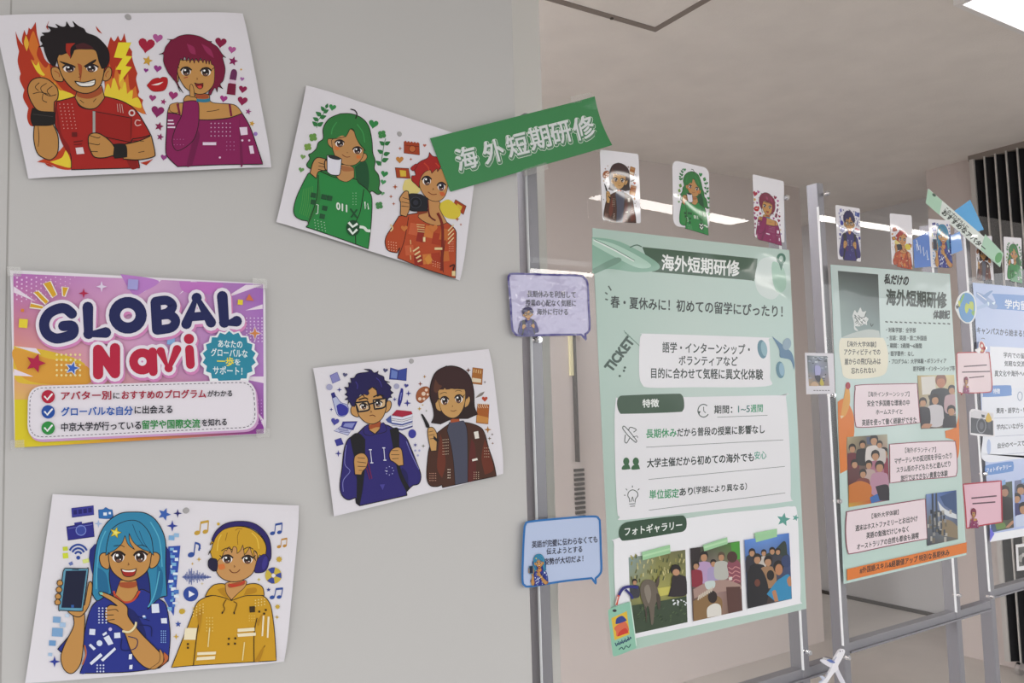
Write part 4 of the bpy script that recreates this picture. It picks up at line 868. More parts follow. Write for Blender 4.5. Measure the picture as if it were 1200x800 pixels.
GLB = [("280,226 254,206 222,208 188,228 172,264 182,302 216,322 256,316 284,302 282,274 246,274", 40, True), ("342,200 345,304 412,299", 42, False), (None, 0, 0),
       ("606,182 612,288", 40, False), ("606,178 650,174 672,196 652,222 612,230", 36, True), ("612,234 660,230 684,252 668,280 612,290", 36, True),
       ("726,266 766,164 822,260", 40, False), ("748,238 804,234", 34, False), ("866,158 874,260 922,255", 42, False)]
NV = [("382,462 382,366", 40, False), ("384,366 446,458", 38, False), ("448,360 448,458", 40, False), ("594,374 597,452", 34, False), ("626,372 657,438 690,364", 33, False), ("738,364 742,424", 34, False)]
OB = Art.ell(a, 498, 232, 52, 50); AB = Art.ell(a, 554, 412, 34, 34)
def title(grow, c1, c2, dx=0, dy=0):
    sh = lambda t: [(p[0]+dx, p[1]+dy) for p in (P(t) if isinstance(t, str) else t)]
    for t, w, sm in GLB:
        if t: a.s(c1, sh(t), w+grow, False, sm, True)
        else: a.s(c1, sh(OB), 44+grow, True, False)
    for t, w, sm in NV: a.s(c2, sh(t), w+grow, False, sm, True)
    a.s(c2, sh(AB), 34+grow, True, False); a.e(c2, 736+dx, 324+dy, 20+grow/2)
title(30, '#d98ac0', '#d98ac0', 4, 9); title(26, '#efe8f2', '#efe8f2'); title(0, '#1c2258', '#bb1f40')
a.part('badge')
a.star('#eef0f4', 893, 402, 116, 18, .9); a.star('#2c8ca6', 893, 398, 105, 18, .88)
a.t('#eaf4f4', 'あなたの', 850, 342, 944, 346, 30, .02); a.t('#eaf4f4', 'グローバルな', 822, 376, 964, 382, 31, .02); a.t('#f0e040', '一歩', 846, 411, 910, 413, 34, .03); a.t('#eaf4f4', 'を', 914, 414, 936, 415, 25, .02); a.t('#eaf4f4', 'サポート！', 830, 446, 944, 450, 32, .02)
a.part('bullet_panel')
a.f('#d0a0cc', rq([(116, 516), (1000, 492), (1012, 684), (112, 728)], 62), False)
a.f('#ece6ee', rq([(109, 508), (994, 483), (1005, 676), (106, 718)], 62), False)
pts = rq([(117, 516), (986, 492), (996, 667), (114, 708)], 56); pts.append(pts[0])
for i in range(0, len(pts)-1, 1):
    x0, y0 = pts[i]; x1, y1 = pts[i+1]; n = max(1, int(math.dist(pts[i], pts[i+1])/16))
    for k in range(n): a.s('#3a2a48', [(x0+(x1-x0)*(k+.1)/n, y0+(y1-y0)*(k+.1)/n), (x0+(x1-x0)*(k+.65)/n, y0+(y1-y0)*(k+.65)/n)], 2.4)
for y, c in ((549, '#b81f3c'), (608, '#1f4fa4'), (671, '#2f8f42')):
    a.e(c, 187, y, 26); a.s('#f2f2f4', [(174, y), (184, y+11), (202, y-10)], 7, sm=False, cap=True)
D = '#22222e'
a.t('#a81c3c', 'アバター別', 238, 546, 432, 543, 33, .03); a.t(D, 'に', 441, 545, 465, 545, 26, .02); a.t('#a81c3c', 'おすすめのプログラム', 474, 543, 801, 538, 33, .03); a.t(D, 'がわかる', 808, 538, 903, 536, 25, .02)
a.t('#1f5cb4', 'グローバルな自分', 238, 608, 516, 603, 34, .03); a.t(D, 'に出会える', 524, 601, 670, 598, 31, .025)
a.t(D, '中京大学が行っている', 238, 668, 548, 660, 33, .025); a.t('#2f8f48', '留学や国際交流', 553, 659, 778, 653, 34, .03); a.t(D, 'を知れる', 786, 651, 882, 647, 28, .025)
a.emit(r, INK, {'title_lettering': 'rounded navy and crimson letters reading GLOBAL Navi', 'badge': 'teal starburst badge'})
for q in ([(8, 312), (24, 313), (25, 324), (9, 323)], [(296, 326), (313, 327), (313, 338), (297, 337)], [(300, 503), (316, 502), (316, 512), (301, 513)], [(12, 516), (28, 515), (29, 526), (13, 527)]): tape(r, q, YS-.001)

# ------------------------------------------------------------------ green banner across wall and panel
YB = -.010; CF = crop(490, 100, .225); QB = [(504, 162), (694.5, 114), (715, 171), (528, 224.5)]
r = thing('title_banner', 'green tilted banner with white outlined characters spanning the wall edge and first stand', 'sign', centre(QB, YB))
sheet('paper', r, QB, YB, '#3d8a52', INKG, lift=(0, .006, .006, 0), R=.05)
a = Art(on(YB-.0004, CF), YB-.0003); a.part('lettering')
for c, b, dx, dy in (('#e8f0e8', .085, 4, 6), ('#3d8a52', .062, 4, 6), ('#5f8a6c', .02, 7, 11), ('#e2e6e6', .022, 0, 0)):
    for ch, x, y in zip('海外短期研修', (252, 392, 516, 632, 742, 862), (380, 345, 310, 272, 245, 222)):
        a.t(c, ch, x-51+dx, y+13+dy, x+51+dx, y-13+dy, 116, b, perp=True)
a.emit(r, INKG)
for q in ([(668, 113), (693, 108), (695, 117), (670, 121)], [(612, 199), (640, 190), (643, 198), (614, 207)]): tape(r, q, YB-.001)

# ================================================================== big poster on the first panel
def bluesheet(): pass
Y1 = PY[0]-.0012
QP = [(694, 267), (925, 293), (945, 713), (718, 767)]
r = thing('programme_poster', 'pale green poster on the first clear panel with three photos along its bottom', 'poster', centre(QP, Y1), 'large posters on the clear panels')
sheet('paper', r, QP, Y1, '#c0d4cb', INKG, th=.0006)
g1, g2, g3 = (on(Y1-.0004, crop(680, 260, .275)), on(Y1-.0004, crop(690, 450, .225)), on(Y1-.0004, crop(690, 580, .275)))
a = Art(g1, Y1-.0002); MINT = '#c0d4cb'; DG = '#3a5a44'; K = '#23302c'
a.part('background'); a.grad([(52, 27), (888, 121), (962, 1646), (142, 1842)], [['#b4cdc2', '#bfd3ca', '#c0d6cd'], ['#b4cbc1', '#c6d6d0', '#bed8d3'], ['#accabb', '#b9d0c4', '#b8d0c6']], 10)
a.part('header_band'); a.f('#44604c', "264,106! 756,156! 742,246 700,246 305,212!"); a.t('#f2f4f2', '海外短期研修', 348, 172, 678, 200, 66, .03)
a.part('plane_drawing'); a.f('#8fb8a4', "50,64! 170,84 320,166 330,204 240,214 120,200 52,220!"); a.f('#b8d8c8', "52,70! 160,100 300,180 250,196 150,150 52,96!"); a.s('#e8f2ec', "58,76 140,116 230,166", 8); a.s('#6a8a78', "60,74 140,112 232,164", 3); a.f('#7a9e8c', "52,200! 150,152 170,170 60,222!"); a.s('#5a7a68', "212,108 240,98 262,106", 5)
a.part('pale_shape_with_pin'); a.f('#d6e2de', "746,220 770,160 830,150 862,180 870,260 830,326 780,318 750,280"); a.f('#a8ccba', "820,170 868,200 876,280 842,300 820,250"); a.e(None, 856, 156, 14, 18, 0, 11, '#4a7a68'); a.f('#4a7a68', "846,176! 866,176! 856,208!", False)  # pale rounded shape drawn beside the pin
a.part('headline'); a.t(K, '春・夏休みに！初めての留学にぴったり！', 130, 340, 862, 382, 50, .026)
for q in ("106,300 116,308", "120,272 132,292", "106,328 118,332"): a.s('#4a5a52', q, 6)
a.part('ticket_drawing'); a.t('#3a5248', 'TICKET', 118, 628, 216, 498, 40, .05, perp=True, ink=True)
for k in range(9): a.s('#6a8a7a', [(186+k*8, 462+k*8), (196+k*8, 478+k*7)], 3)
for x, y in ((168, 656), (186, 634), (190, 620)): a.e('#3a5248', x, y, 5)
a.part('text_panel#a'); a.f('#ecebef', "262,480 300,476 780,492 802,500 808,560 808,660 790,700 480,704 300,706 262,690 250,640 252,520")
a.t(K, '語学・インターンシップ・', 350, 534, 722, 544, 44, .024); a.t(K, 'ボランティアなど', 420, 590, 670, 594, 41, .024); a.t(K, '目的に合わせて気軽に異文化体験', 302, 644, 778, 650, 44, .026)
a.part('leaf_drawing'); a.e('#5f8a9c', 775, 542, 20, 40, -.15); a.e('#8fb4c0', 783, 540, 13, 32, -.15); a.f('#5a80a0', "816,486! 846,510 870,530 900,556 912,600 910,630! 896,590 866,580 850,574 846,540"); a.e('#8fa8b8', 880, 520, 18, 26, .2); a.e('#5f8a9c', 852, 630, 18, 36, -.1); a.e('#8fb4c8', 858, 628, 11, 28, -.1)
a.use(g2); a.part('text_panel#b'); a.f('#eae9ed', "140,84 180,74 560,66 1000,58 1026,70 1046,330 1050,580 1030,612 600,660 190,706 160,690 146,640 134,300")
a.part('section_label#a'); a.f('#3c5642', "146,100 158,66 200,58 440,50 484,56 496,96 490,136 450,146 200,154 160,148"); a.t('#eef2ee', '特徴', 280, 101, 364, 98, 42, .03)
a.part('feature_list'); 
a.s('#3a4a44', Art.ell(a, 597, 138, 29, 33)[2:20], 5); a.s('#3a4a44', "597,118 598,140 608,150", 4, sm=False); a.f('#3a4a44', "564,142 582,140 574,158", False)
a.t(K, '期間：', 653, 132, 746, 131, 42, .026); a.t('#4a7a78', '1~5', 777, 130, 838, 128, 34, .02); a.t('#3a9a70', '週間', 842, 127, 905, 124, 40, .026)
GR = '#3f9a68'
a.t(GR, '長期休み', 298, 258, 456, 252, 46, .026); a.t(K, 'だから普段の授業に影響なし', 460, 252, 915, 234, 44, .026)
a.t(K, '大学主催だから初めての海外でも', 303, 412, 858, 379, 46, .028); a.t('#4aa088', '安心', 862, 372, 924, 368, 42, .016)
a.t(GR, '単位認定', 315, 576, 468, 567, 46, .026); a.t(K, 'あり', 472, 562, 540, 556, 42, .026); a.t(K, '（学部により異なる）', 546, 553, 822, 532, 36, .022)
for q in ("668,172 930,162", "298,328 1012,290", "310,496 1020,428", "312,656 1022,566"): a.s('#6a7470', q, 2.5)
a.part('feature_icon')
a.s('#3a4642', "176,222! 186,220 216,252 250,296! 244,304! 206,270 176,232!", 4, True); a.s('#3a4642', "206,240 216,224 246,236 232,250", 4); a.s('#3a4642', "190,262 186,296 196,306 212,280", 4); a.s('#3a4642', "228,276 250,270 254,280", 3)
for x, k in ((194, 1), (244, -1)): a.e('#3f6a48', x, 402, 16, 20); a.f('#3f6a48', [(x-22, 444), (x-16, 424), (x+10, 416), (x+20, 436), (x+18, 442)])
a.s('#4a524e', "212,614 210,596 202,580 208,560 228,550 250,562 254,580 242,598 240,616", 4); a.s('#4a524e', "210,624 242,622", 4); a.s('#4a524e', "214,636 240,634", 4); a.s('#4a524e', "220,612 226,586 232,610", 3)
for q in ("226,538 226,528", "198,552 192,544", "254,552 262,544", "190,578 182,578"): a.s('#4a524e', q, 4)
a.use(g3); a.part('text_panel#c'); a.f('#f0f0f4', "106,210 118,184 420,98 780,56 860,48 886,70 896,260 900,440 872,468 500,546 210,606 190,620 130,590 110,400")
a.part('section_label#b'); a.f('#34503c', "128,150 146,122 190,110 370,88 408,92 416,126 404,152 360,162 170,192 134,186"); a.t('#eef2ee', 'フォトギャラリー', 152, 156, 396, 126, 36, .024)
a.star('#5aa094', 828, 104, 30, a=-1.4); a.star('#5aa094', 880, 96, 15, a=-1.3)
def blob(c, x, y, w, h): a.e(c, x, y, w, h, 0)
def person_(x, y, k, shirt, hair='#231a18', skin='#b88a68'):
    a.f(shirt, [(x-20*k, y+70*k), (x-22*k, y+24*k), (x-8*k, y+14*k), (x+10*k, y+14*k), (x+22*k, y+24*k), (x+20*k, y+70*k)]); a.e(hair, x, y-3*k, 12*k, 14*k); a.e(skin, x, y+2*k, 9*k, 11*k)
    a.f(hair, [(x-11*k, y-2*k), (x-8*k, y-14*k), (x+8*k, y-14*k), (x+11*k, y-2*k), (x+4*k, y-7*k), (x-5*k, y-6*k)])
random.seed(11)
a.part('photo#a'); q = [(168, 265), (410, 232), (418, 540), (180, 592)]; a.grad(q, [['#8aa0a0', '#7a7a4a', '#6a6a48'], ['#8a8a58', '#a8a45a', '#8a8a50'], ['#3a4a34', '#36482f', '#34462e']], 8); a.clip = q
for k in range(70): x, y = 176+random.random()*226, 262+random.random()*120; a.s(random.choice(['#b8b078', '#6a6a3c', '#cfc48a', '#4e5634', '#94904e']), [(x, y), (x+6-12*random.random(), y-16)], 5)
a.f('#c8c060', "290,396 350,386 352,420 300,430", False); a.f('#3a4a36', "176,470! 300,450 414,430! 418,540! 180,592!")
for k in range(60): x, y = 182+random.random()*226, 470+random.random()*70; a.s(random.choice(['#4c6040', '#2a3a28', '#5c7048', '#33442e']), [(x, y), (x+8, y-6)], 3)
a.f('#6a6054', "216,390 232,362 262,360 284,380 292,430 278,470 272,540 262,548 256,500 248,470 236,490 232,470 218,430"); a.f('#55493f', "280,380 290,350 296,346 296,372 288,392"); a.f('#8a8074', "232,400 250,380 262,420 250,460"); a.f('#4a4038', "236,470 244,500 240,540"); a.f('#4a4038', "284,420 300,430 300,480 290,480")
person_(192, 370, .9, '#3a3a44'); a.f('#2c2428', "334,430! 348,380 352,346 376,336 410,346! 414,420 360,432!"); a.e('#1e1818', 366, 316, 22, 22); a.e('#c09070', 368, 328, 15, 14)
for k in range(14): a.r('#e8ecee', 350+random.random()*62, 440+random.random()*24, 7, 5, .4)
a.part('photo#b'); q = [(428, 226), (638, 195), (650, 490), (440, 536)]; a.grad(q, [['#2e2a2a', '#4a5a3a', '#4a8a3a'], ['#5a4848', '#9a8080', '#7a4a48'], ['#6a4a44', '#9a7a6a', '#4a3a30']], 8); a.clip = q
a.f('#4a9a3a', "600,204! 638,198! 640,270! 610,276!", False); a.f('#2c2426', "430,230! 470,222 460,300 436,330!"); person_(486, 262, 1.5, '#b89ac0', '#241c1c'); person_(526, 290, 1.1, '#a89ac0'); person_(560, 262, 1.3, '#b8b8b0', '#5a4a3a'); person_(452, 300, 1.2, '#8a2a3a')
a.f('#8a4a58', "584,300! 594,276 620,270 644,300 648,370! 600,380!"); a.e('#4a3028', 606, 262, 22, 24)
for k in range(4): a.s('#c88a8a', [(590, 306+k*18), (606, 314+k*18), (620, 304+k*18), (640, 312+k*18)], 4)
a.f('#a88a80', "440,400! 500,370 580,360 640,380! 640,400 560,410 470,430 444,440!"); a.f('#d8d0c8', "590,350 606,346 606,360 594,362", False); a.f('#c8d4d0', "490,370 530,364 530,392 500,400")
a.f('#8a6a44', "440,450! 500,420 560,440 560,510! 442,536!"); a.f('#e0dcd4', "500,520! 500,480 530,460 556,470 560,510!"); a.e('#2c1e1c', 522, 432, 20, 26); a.f('#5a3a34', "580,390! 640,388! 650,490! 590,504!")
for k in range(8): a.s('#d0c4b4', [(460+k*8, 446-k*5), (466+k*8, 424-k*5)], 5)
a.part('photo#c'); q = [(658, 190), (848, 160), (860, 440), (672, 482)]; a.grad(q, [['#5a8ad8', '#6a98e0', '#4a7ac8'], ['#3a4a6a', '#4a4038', '#3a4a78'], ['#2a2830', '#3a2a28', '#284a6a']], 8); a.clip = q
a.f('#2c3a34', "664,262! 700,240 720,256 780,236 822,196 836,206 840,250! 850,262 852,300! 668,330!")
for x, y, k, c in ((690, 245, 1.2, '#2c2c38'), (740, 246, 1.0, '#c8c0b8'), (776, 238, 1.1, '#32303a'), (712, 272, 1.5, '#1c1a20'), (758, 282, 1.5, '#a07a58'), (800, 240, 1.0, '#3a3a44')): person_(x, y, k, c)
a.f('#1a191f', "668,330! 700,290 740,330 760,400 752,462! 672,480!"); a.f('#2f8ab8', "752,420! 790,370 812,352 850,340 858,440! 790,452!"); a.e('#201816', 802, 304, 22, 28); a.e('#b8805a', 804, 316, 16, 24); a.f('#b8805a', "774,410! 790,404 802,450! 786,452!"); a.f('#b8805a', "838,360 852,344 858,380 846,386"); a.e('#1e1614', 768, 340, 16, 22); a.e('#6a3a2c', 712, 372, 12, 16); a.e('#30406a', 836, 280, 22, 26)
a.part('printed_tape')
for q in ("220,242 340,210 342,246 224,276", "480,212 584,178 586,206 486,238", "700,160 796,142 796,176 706,200"): a.f('#9fd0a0', q, False); 
for q in ("226,258 340,228", "486,222 584,192"): a.s('#b8e0b4', q, 8)
a.part('luggage_tag'); a.s('#2c2c7a', "122,426 140,396 170,388 204,392", 12); a.s('#2c2c7a', "150,400 170,420 182,440", 10); a.s('#c8503a', "112,466 116,444 122,424", 10); a.s('#e8d8d0', "108,462 118,430", 4)
a.f('#8fc4ac', "76,492! 88,480 160,454 174,460! 186,560 197,640! 188,652 108,684 96,676! 84,580"); a.s('#d6ecdf', "166,452 174,470 197,640", 4); a.e('#3a3a40', 104, 490, 9, 6); a.f('#e0b83a', "90,522 156,492 168,590 104,616", False)
a.f('#d86a4a', "104,560 146,536 162,560 160,580 116,600 110,580"); a.f('#2f3f8a', "108,546! 112,524 136,512 154,528! 152,534 118,546"); a.f('#cf3a2c', "116,600! 124,580 150,564 164,584!")
for k, (x, y) in enumerate(((112, 634), (126, 628), (140, 622), (154, 616), (166, 608))): a.s('#2a4a6a', [(x-6, y-8), (x, y+6), (x+5, y-6), (x+8, y+2)], 4)
a.s('#2a5a5a', "122,656 134,646 142,654 152,640 164,646 172,632", 4)
a.emit(r, INKG, {'photo#a': 'printed photo of a kangaroo on grass', 'photo#b': 'printed photo of people gathered around a table', 'photo#c': 'printed group selfie under a blue sky', 'luggage_tag': 'printed green tag with a yellow picture'})

# ================================================================== poster on the middle panel
Y2 = PY[1]-.0012; QR = [(973.5, 310), (1113, 321), (1132.5, 650), (989, 684)]
r = thing('report_poster', 'pale aqua poster with an orange band along its bottom on the middle panel', 'poster', centre(QR, Y2), 'large posters on the clear panels')
sheet('paper', r, QR, Y2, '#c6dfda', INKG, th=.0006)
h1, h2, h3 = (on(Y2-.0004, crop(960, 300, .175)), on(Y2-.0004, crop(975, 430, .1625)), on(Y2-.0004, crop(980, 550, .175)))
a = Art(h1, Y2-.0002); K = '#2a2c2c'
a.part('background'); a.grad([(84, 64), (868, 124), (980, 1994), (172, 2188)], [['#c6d6d3', '#d0e0dd', '#cbdad7'], ['#c6dad7', '#c9dcd8', '#c2d8d2'], ['#bdd8d0', '#c0d8cf', '#bfd7cf']], 6)
a.part('photo#d'); a.clip = [(125, 98), (395, 122), (410, 548), (150, 545)]; a.grad(a.clip, [['#4a5250', '#3e4644', '#3a4240'], ['#8a9c98', '#7a8a88', '#6a7674'], ['#96aca8', '#93a8a6', '#8ca2a0']], 10)
random.seed(5)
a.f('#d8dcda', "222,400! 238,362 256,380 276,344 290,372 316,366! 306,400 330,420 310,450 270,470 240,470 262,500 236,490 232,440")
for k in range(16): a.s(random.choice(['#eef0ee', '#7a8482', '#5a6462']), [(232+random.random()*90, 380+random.random()*80), (240+random.random()*80, 390+random.random()*80)], 5)
a.s('#4a5654', "344,450 350,470 362,454", 6); a.f('#c2cbc6', "160,540! 240,510 330,490 400,500! 408,546! 154,543!")
a.part('text_panel#d'); a.f('#ebe6d0', "140,560 180,548 400,546 436,560 460,640 458,740 420,800 260,822 170,810 150,740 134,640")
a.t(K, '【海外大学体験】', 190, 588, 380, 592, 36, .02); a.t(K, 'アクティビティでの', 167, 642, 408, 642, 40, .026); a.t(K, '崖からの飛び込みは', 170, 706, 411, 704, 42, .026); a.t(K, '忘れられない', 215, 768, 377, 764, 40, .026)
a.part('headline'); a.t('#1e2222', '私だけの', 438, 152, 598, 166, 66, .045, slant=.15); a.t('#39463f', '海外短期研修', 450, 275, 852, 298, 104, .04); a.t('#2c3632', '体験記', 765, 392, 874, 392, 56, .045, slant=.1)
for k in range(14): a.s('#3a4642', [(442+k*32, 438+k*1.0), (460+k*32, 442+k*1.0)], 8)
a.part('detail_list')
for k, (s_, x1, y0, y1) in enumerate((('・対象学部：全学部', 646, 494, 497), ('・言語：英語・第二外国語', 720, 547, 550), ('・期間：2週間〜6週間', 686, 598, 601), ('・語学要件：なし', 634, 652, 654), ('・プログラム：大学体験・ボランティア', 850, 706, 700))): a.t('#3a4442', s_, 448+k*5, y0, x1, y1, 33, .014)
a.t('#3a4442', '語学研修・インターンシップ等', 628, 754, 908, 752, 33, .014)
a.use(h2)
a.part('orange_shape'); a.f('#df7c2c', "40,250! 92,230 150,330 160,450 156,500! 108,506! 104,560 110,740! 58,768! 46,500"); a.f('#dfa04a', "96,150! 122,150 128,260 96,350 62,370! 70,300"); a.e('#a82a3a', 114, 134, 18, 26); a.f('#ead0a8', "58,350! 84,350 66,374!", False)
a.f('#df7c2c', "814,460! 890,430 912,330! 918,560 908,650 890,664! 880,540 860,520 820,510!")
PK = '#eedde3'; MR = '#8a3a4e'
a.part('text_panel#e'); a.o(PK, "166,160 190,130 420,122 612,118! 634,400! 400,424 200,434 168,410 160,300", 6, MR)
a.t(K, '【海外インターンシップ】', 262, 196, 556, 194, 36, .016); a.t(K, '安全で多国籍な環境の中', 252, 262, 558, 256, 42, .03); a.t(K, 'ホームステイと', 316, 324, 506, 320, 38, .03); a.t(K, '英語を使って働く経験ができた', 215, 402, 608, 380, 44, .03)
a.part('photo#e'); q = [(615, 60), (880, 56), (896, 436), (640, 446)]; a.grad(q, [['#b8a068', '#d2c8a0', '#d2c488'], ['#a09070', '#c8c0b0', '#a89070'], ['#3a3434', '#6a5a50', '#3a3438']], 8); a.clip = q
a.f('#dcd8d0', "640,70! 740,66! 750,190! 650,200!", False); a.f('#3a3a34', "690,206 740,190 742,230 700,236", False)
person_(784, 106, 3.4, '#2a2c34', '#8a5a48', '#b87a5c'); person_(862, 166, 2.3, '#b89aa0', '#1c1618'); person_(742, 236, 2.6, '#c8c4c8', '#241a1a'); person_(654, 256, 2.3, '#2a2630', '#2a1a18'); person_(858, 316, 2.6, '#2c2830', '#1a1416'); a.f('#b8876a', "640,440! 660,410 720,412 700,440!")
a.part('photo#f'); q = [(105, 505), (396, 484), (412, 960), (118, 1010)]; a.grad(q, [['#b0a480', '#6a6458', '#b0ac94'], ['#6a3c38', '#5a4440', '#a86a70'], ['#c8a03a', '#c86a2a', '#4a4a6a']], 8); a.clip = q
a.f('#4a5470', "246,506! 290,500! 296,560 250,556!", False)
for x, y, k, c in ((144, 588, 2.2, '#6a2430'), (218, 560, 2.0, '#2a2426'), (300, 530, 2.6, '#d8d0cc'), (372, 620, 2.6, '#8a3448'), (340, 560, 1.9, '#c8c0bc'), (310, 640, 2.6, '#a86a80'), (262, 706, 2.2, '#b8a09a'), (160, 700, 2.2, '#5a2a2c'), (340, 720, 2.8, '#b88aa0'), (220, 770, 2.2, '#7a3a34')): person_(x, y, k, c)
a.f('#c8742c', "120,850! 200,820 280,860 270,960! 118,980!"); a.f('#3a6ab0', "270,940! 340,910 360,960! 280,982!"); a.f('#2c2630', "310,860! 400,850 410,960! 340,960!")
a.part('text_panel#f'); a.o(PK, "412,556! 640,540 860,534 888,556 900,700 894,770 860,790 600,812 414,836!", 6, MR)
a.t(K, '【海外ボランティア】', 524, 600, 746, 594, 38, .02); a.t(K, 'マザーテレサの孤児院を手伝ったり', 447, 678, 860, 636, 42, .03); a.t(K, 'スラム街の子どもたちと遊んだり', 462, 742, 850, 696, 42, .03)
a.use(h3); a.t(K, '旅行ではできない貴重な体験', 428, 60, 742, 24, 40, .03)
a.part('text_panel#g'); a.o(PK, "66,300 90,278 340,236 592,196! 606,462! 340,512 110,560 74,548 60,430", 6, MR)
a.t(K, '【海外大学体験】', 234, 312, 414, 284, 34, .022); a.t(K, '週末はホストファミリーとお出かけ', 125, 394, 540, 326, 40, .03); a.t(K, '英語の勉強だけじゃなく', 198, 442, 480, 396, 40, .03); a.t(K, 'オーストラリアの自然も都会も満喫', 135, 518, 548, 440, 40, .03)
a.part('photo#g'); q = [(597, 166), (800, 138), (812, 466), (606, 510)]; a.grad(q, [['#7a94c8', '#4a6aa8', '#34508c'], ['#6a7078', '#7a88a0', '#4a5a80'], ['#3a3c48', '#5a5a58', '#6a6658']], 8); a.clip = q
a.f('#d8dce0', "676,210! 720,260 800,300! 804,330! 740,310 690,270!"); a.f('#8a7a60', "690,330! 760,340 808,380! 810,460! 700,440!"); a.f('#34507e', "690,180! 798,142! 800,290! 720,240!")
for k in range(40): x = 604+random.random()*(90+ (k % 3)*34); y = 250+random.random()*210; a.r(random.choice(['#2e343e', '#8a8a88', '#b0aca4', '#4a505c', '#6a6458']), x, y, 10+random.random()*10, 16+random.random()*30)
a.f('#3a424e', "634,160 646,158 650,420 640,420", False); a.f('#424a54', "660,156 670,156 676,400 664,400", False)
a.part('orange_band'); a.f('#e07a2a', "66,666 868,486 868,556 68,742", False); a.t('#33231a', '#外国語スキル&経験値アップ 特別な長期休み', 152, 676, 752, 552, 42, .032)
a.emit(r, INKG, {'photo#d': 'printed photo of a white splash on grey water', 'photo#e': 'printed photo of five people indoors', 'photo#f': 'printed photo of a crowded group indoors', 'photo#g': 'printed photo of towers along a beach', 'orange_band': 'orange band of lettering along the bottom'})

# ================================================================== blue poster on the rightmost panel
Y3 = PY[2]-.0012; w0 = at((1141, 331), Y3); w3 = at((1160, 634), Y3)
r = thing('campus_poster', 'pale blue poster on the rightmost panel at the right edge', 'poster', (w0.x+.25, Y3, (w0.z+w3.z)/2), 'large posters on the clear panels')
WP = .46; zt, zb = w0.z, w3.z; xL = (w0.x+w3.x)/2
mb = MB().box(xL, xL+WP, Y3, Y3+.0006, zb, zt); o = mb.build('paper', INKG, r); c_ = lin('#cdd8f2'); a_ = o.data.color_attributes.new('ink', 'FLOAT_COLOR', 'CORNER'); a_.data.foreach_set('color', [*c_, 1.0]*len(o.data.loops))
i1, i2, i3 = (on(Y3-.0004, crop(1120, 310, .15)), on(Y3-.0004, crop(1120, 420, .15)), on(Y3-.0004, crop(1120, 530, .2)))
def within(fn, m): return lambda x, y: (lambda q: (min(q[0], xL+WP-m), q[1]))(fn(x, y))     # printing stops at the sheet's edge
j1, j2 = within(i1, .012), within(i2, .012); i1, i2, i3 = within(i1, .0005), within(i2, .0005), within(i3, .012)
world = lambda x, z: (x, z)
a = Art(world, Y3-.0002); BL = '#6d97d6'; K = '#2a3250'
a.part('background'); a.grad([(xL, zt), (xL+WP, zt), (xL+WP, zb), (xL, zb)], [['#b4c6ec', '#bccbf0', '#bccbf0'], ['#ccd8f4', '#d2dcf6', '#d2dcf6'], ['#b8c8f0', '#b4c4ee', '#b4c4ee']], 6)
a.use(i1)
a.part('header_band'); a.f(BL, "282,226! 540,240 1200,300! 1200,440 540,364 290,346! 310,290"); a.t('#f0f4fc', '学内留学', 386, 306, 622, 330, 68, .03)
a.part('plane_drawing'); a.f('#8fa8d4', "160,210! 230,240 320,310 310,348 250,330 160,250!"); a.f('#7a9acc', "200,250! 260,210 290,206 240,260!"); a.f('#a8c0e4', "160,330! 250,300 260,320 170,352!"); a.s('#eef2fa', "168,222 200,246 240,276", 6); a.f('#e0f0fa', "282,300! 310,290 300,314!"); a.f('#e0f0fa', "246,290! 262,296 256,326!")
a.part('headline'); a.t(K, 'キャンパスから始まる！', 166, 512, 535, 540, 52, .026)
a.part('text_panel#h'); a.use(j1); a.f('#eff1f8', "268,660 290,640 540,652 1200,690! 1200,1240! 300,1206 276,1190 268,1000")
a.t('#2e3440', '学内での留', 374, 705, 536, 714, 42, .022); a.t('#2e3440', '気軽な交流', 380, 772, 540, 776, 42, .024)
a.use(j2); a.t('#2e3440', '異文化や海外への', 304, 116, 556, 118, 46, .024)
a.part('text_panel#i'); a.f('#eceff8', "206,250 240,236 600,226 1200,210! 1200,760! 540,780 224,800 212,600")
a.part('section_label#c'); a.f(BL, "212,226 236,214 410,208 434,222 436,270 420,290 230,300 212,286"); a.t('#eef2fc', '特徴', 294, 256, 346, 254, 40, .03)
a.part('feature_list'); a.t('#2e3440', '費用・語学力・特', 318, 408, 556, 402, 42, .026); a.t('#2e3440', '学内にいながら世', 320, 536, 560, 522, 42, .024); a.t('#2e3440', '自分のペースで国', 328, 682, 570, 656, 42, .024)
for q in ("300,466 590,456", "310,608 590,592", "330,752 590,731"): a.s('#8a94b0', q, 2.5)
a.e(None, 502, 294, 18, 34, 0, 6, '#9aa8c0'); a.e('#b8c8ea', 258, 690, 16, 60)
a.use(i3)
a.part('section_label#d'); a.f(BL, "172,88 190,72 320,52 338,66 338,100 322,112 190,132 174,120"); a.t('#eef2fc', 'フォトギャラリー', 180, 106, 326, 80, 28, .026)
a.part('photo#h'); a.clip = [(204, 190), (330, 168), (340, 440), (206, 470)]; a.grad(a.clip, [['#3a5a44', '#4a5a4a', '#3a4a3a'], ['#3a3030', '#2a2426', '#3a4a3a'], ['#3a5a9a', '#5a6a4a', '#4a3a3a']], 6); person_(288, 230, 2.2, '#1e1a1e', '#241a18', '#a87a60'); a.f('#b8886a', "290,440! 330,400 340,410 310,440!"); a.f('#6a8a4a', "230,420! 280,410 290,440 240,452!")
a.part('photo#i'); a.clip = [(344, 166), (520, 136), (520, 410), (348, 438)]; a.grad(a.clip, [['#7a80a0', '#6a7aa0', '#6a7aa0'], ['#3a3c50', '#6a6a90', '#5a5a80'], ['#a8b0d0', '#8a90b8', '#8a90b8']], 6); person_(380, 220, 2.2, '#8a98c8', '#1e1a20'); person_(358, 270, 2.0, '#3a3a70', '#1e1a20'); person_(396, 330, 2.4, '#c8d4ee', '#1e1a20')
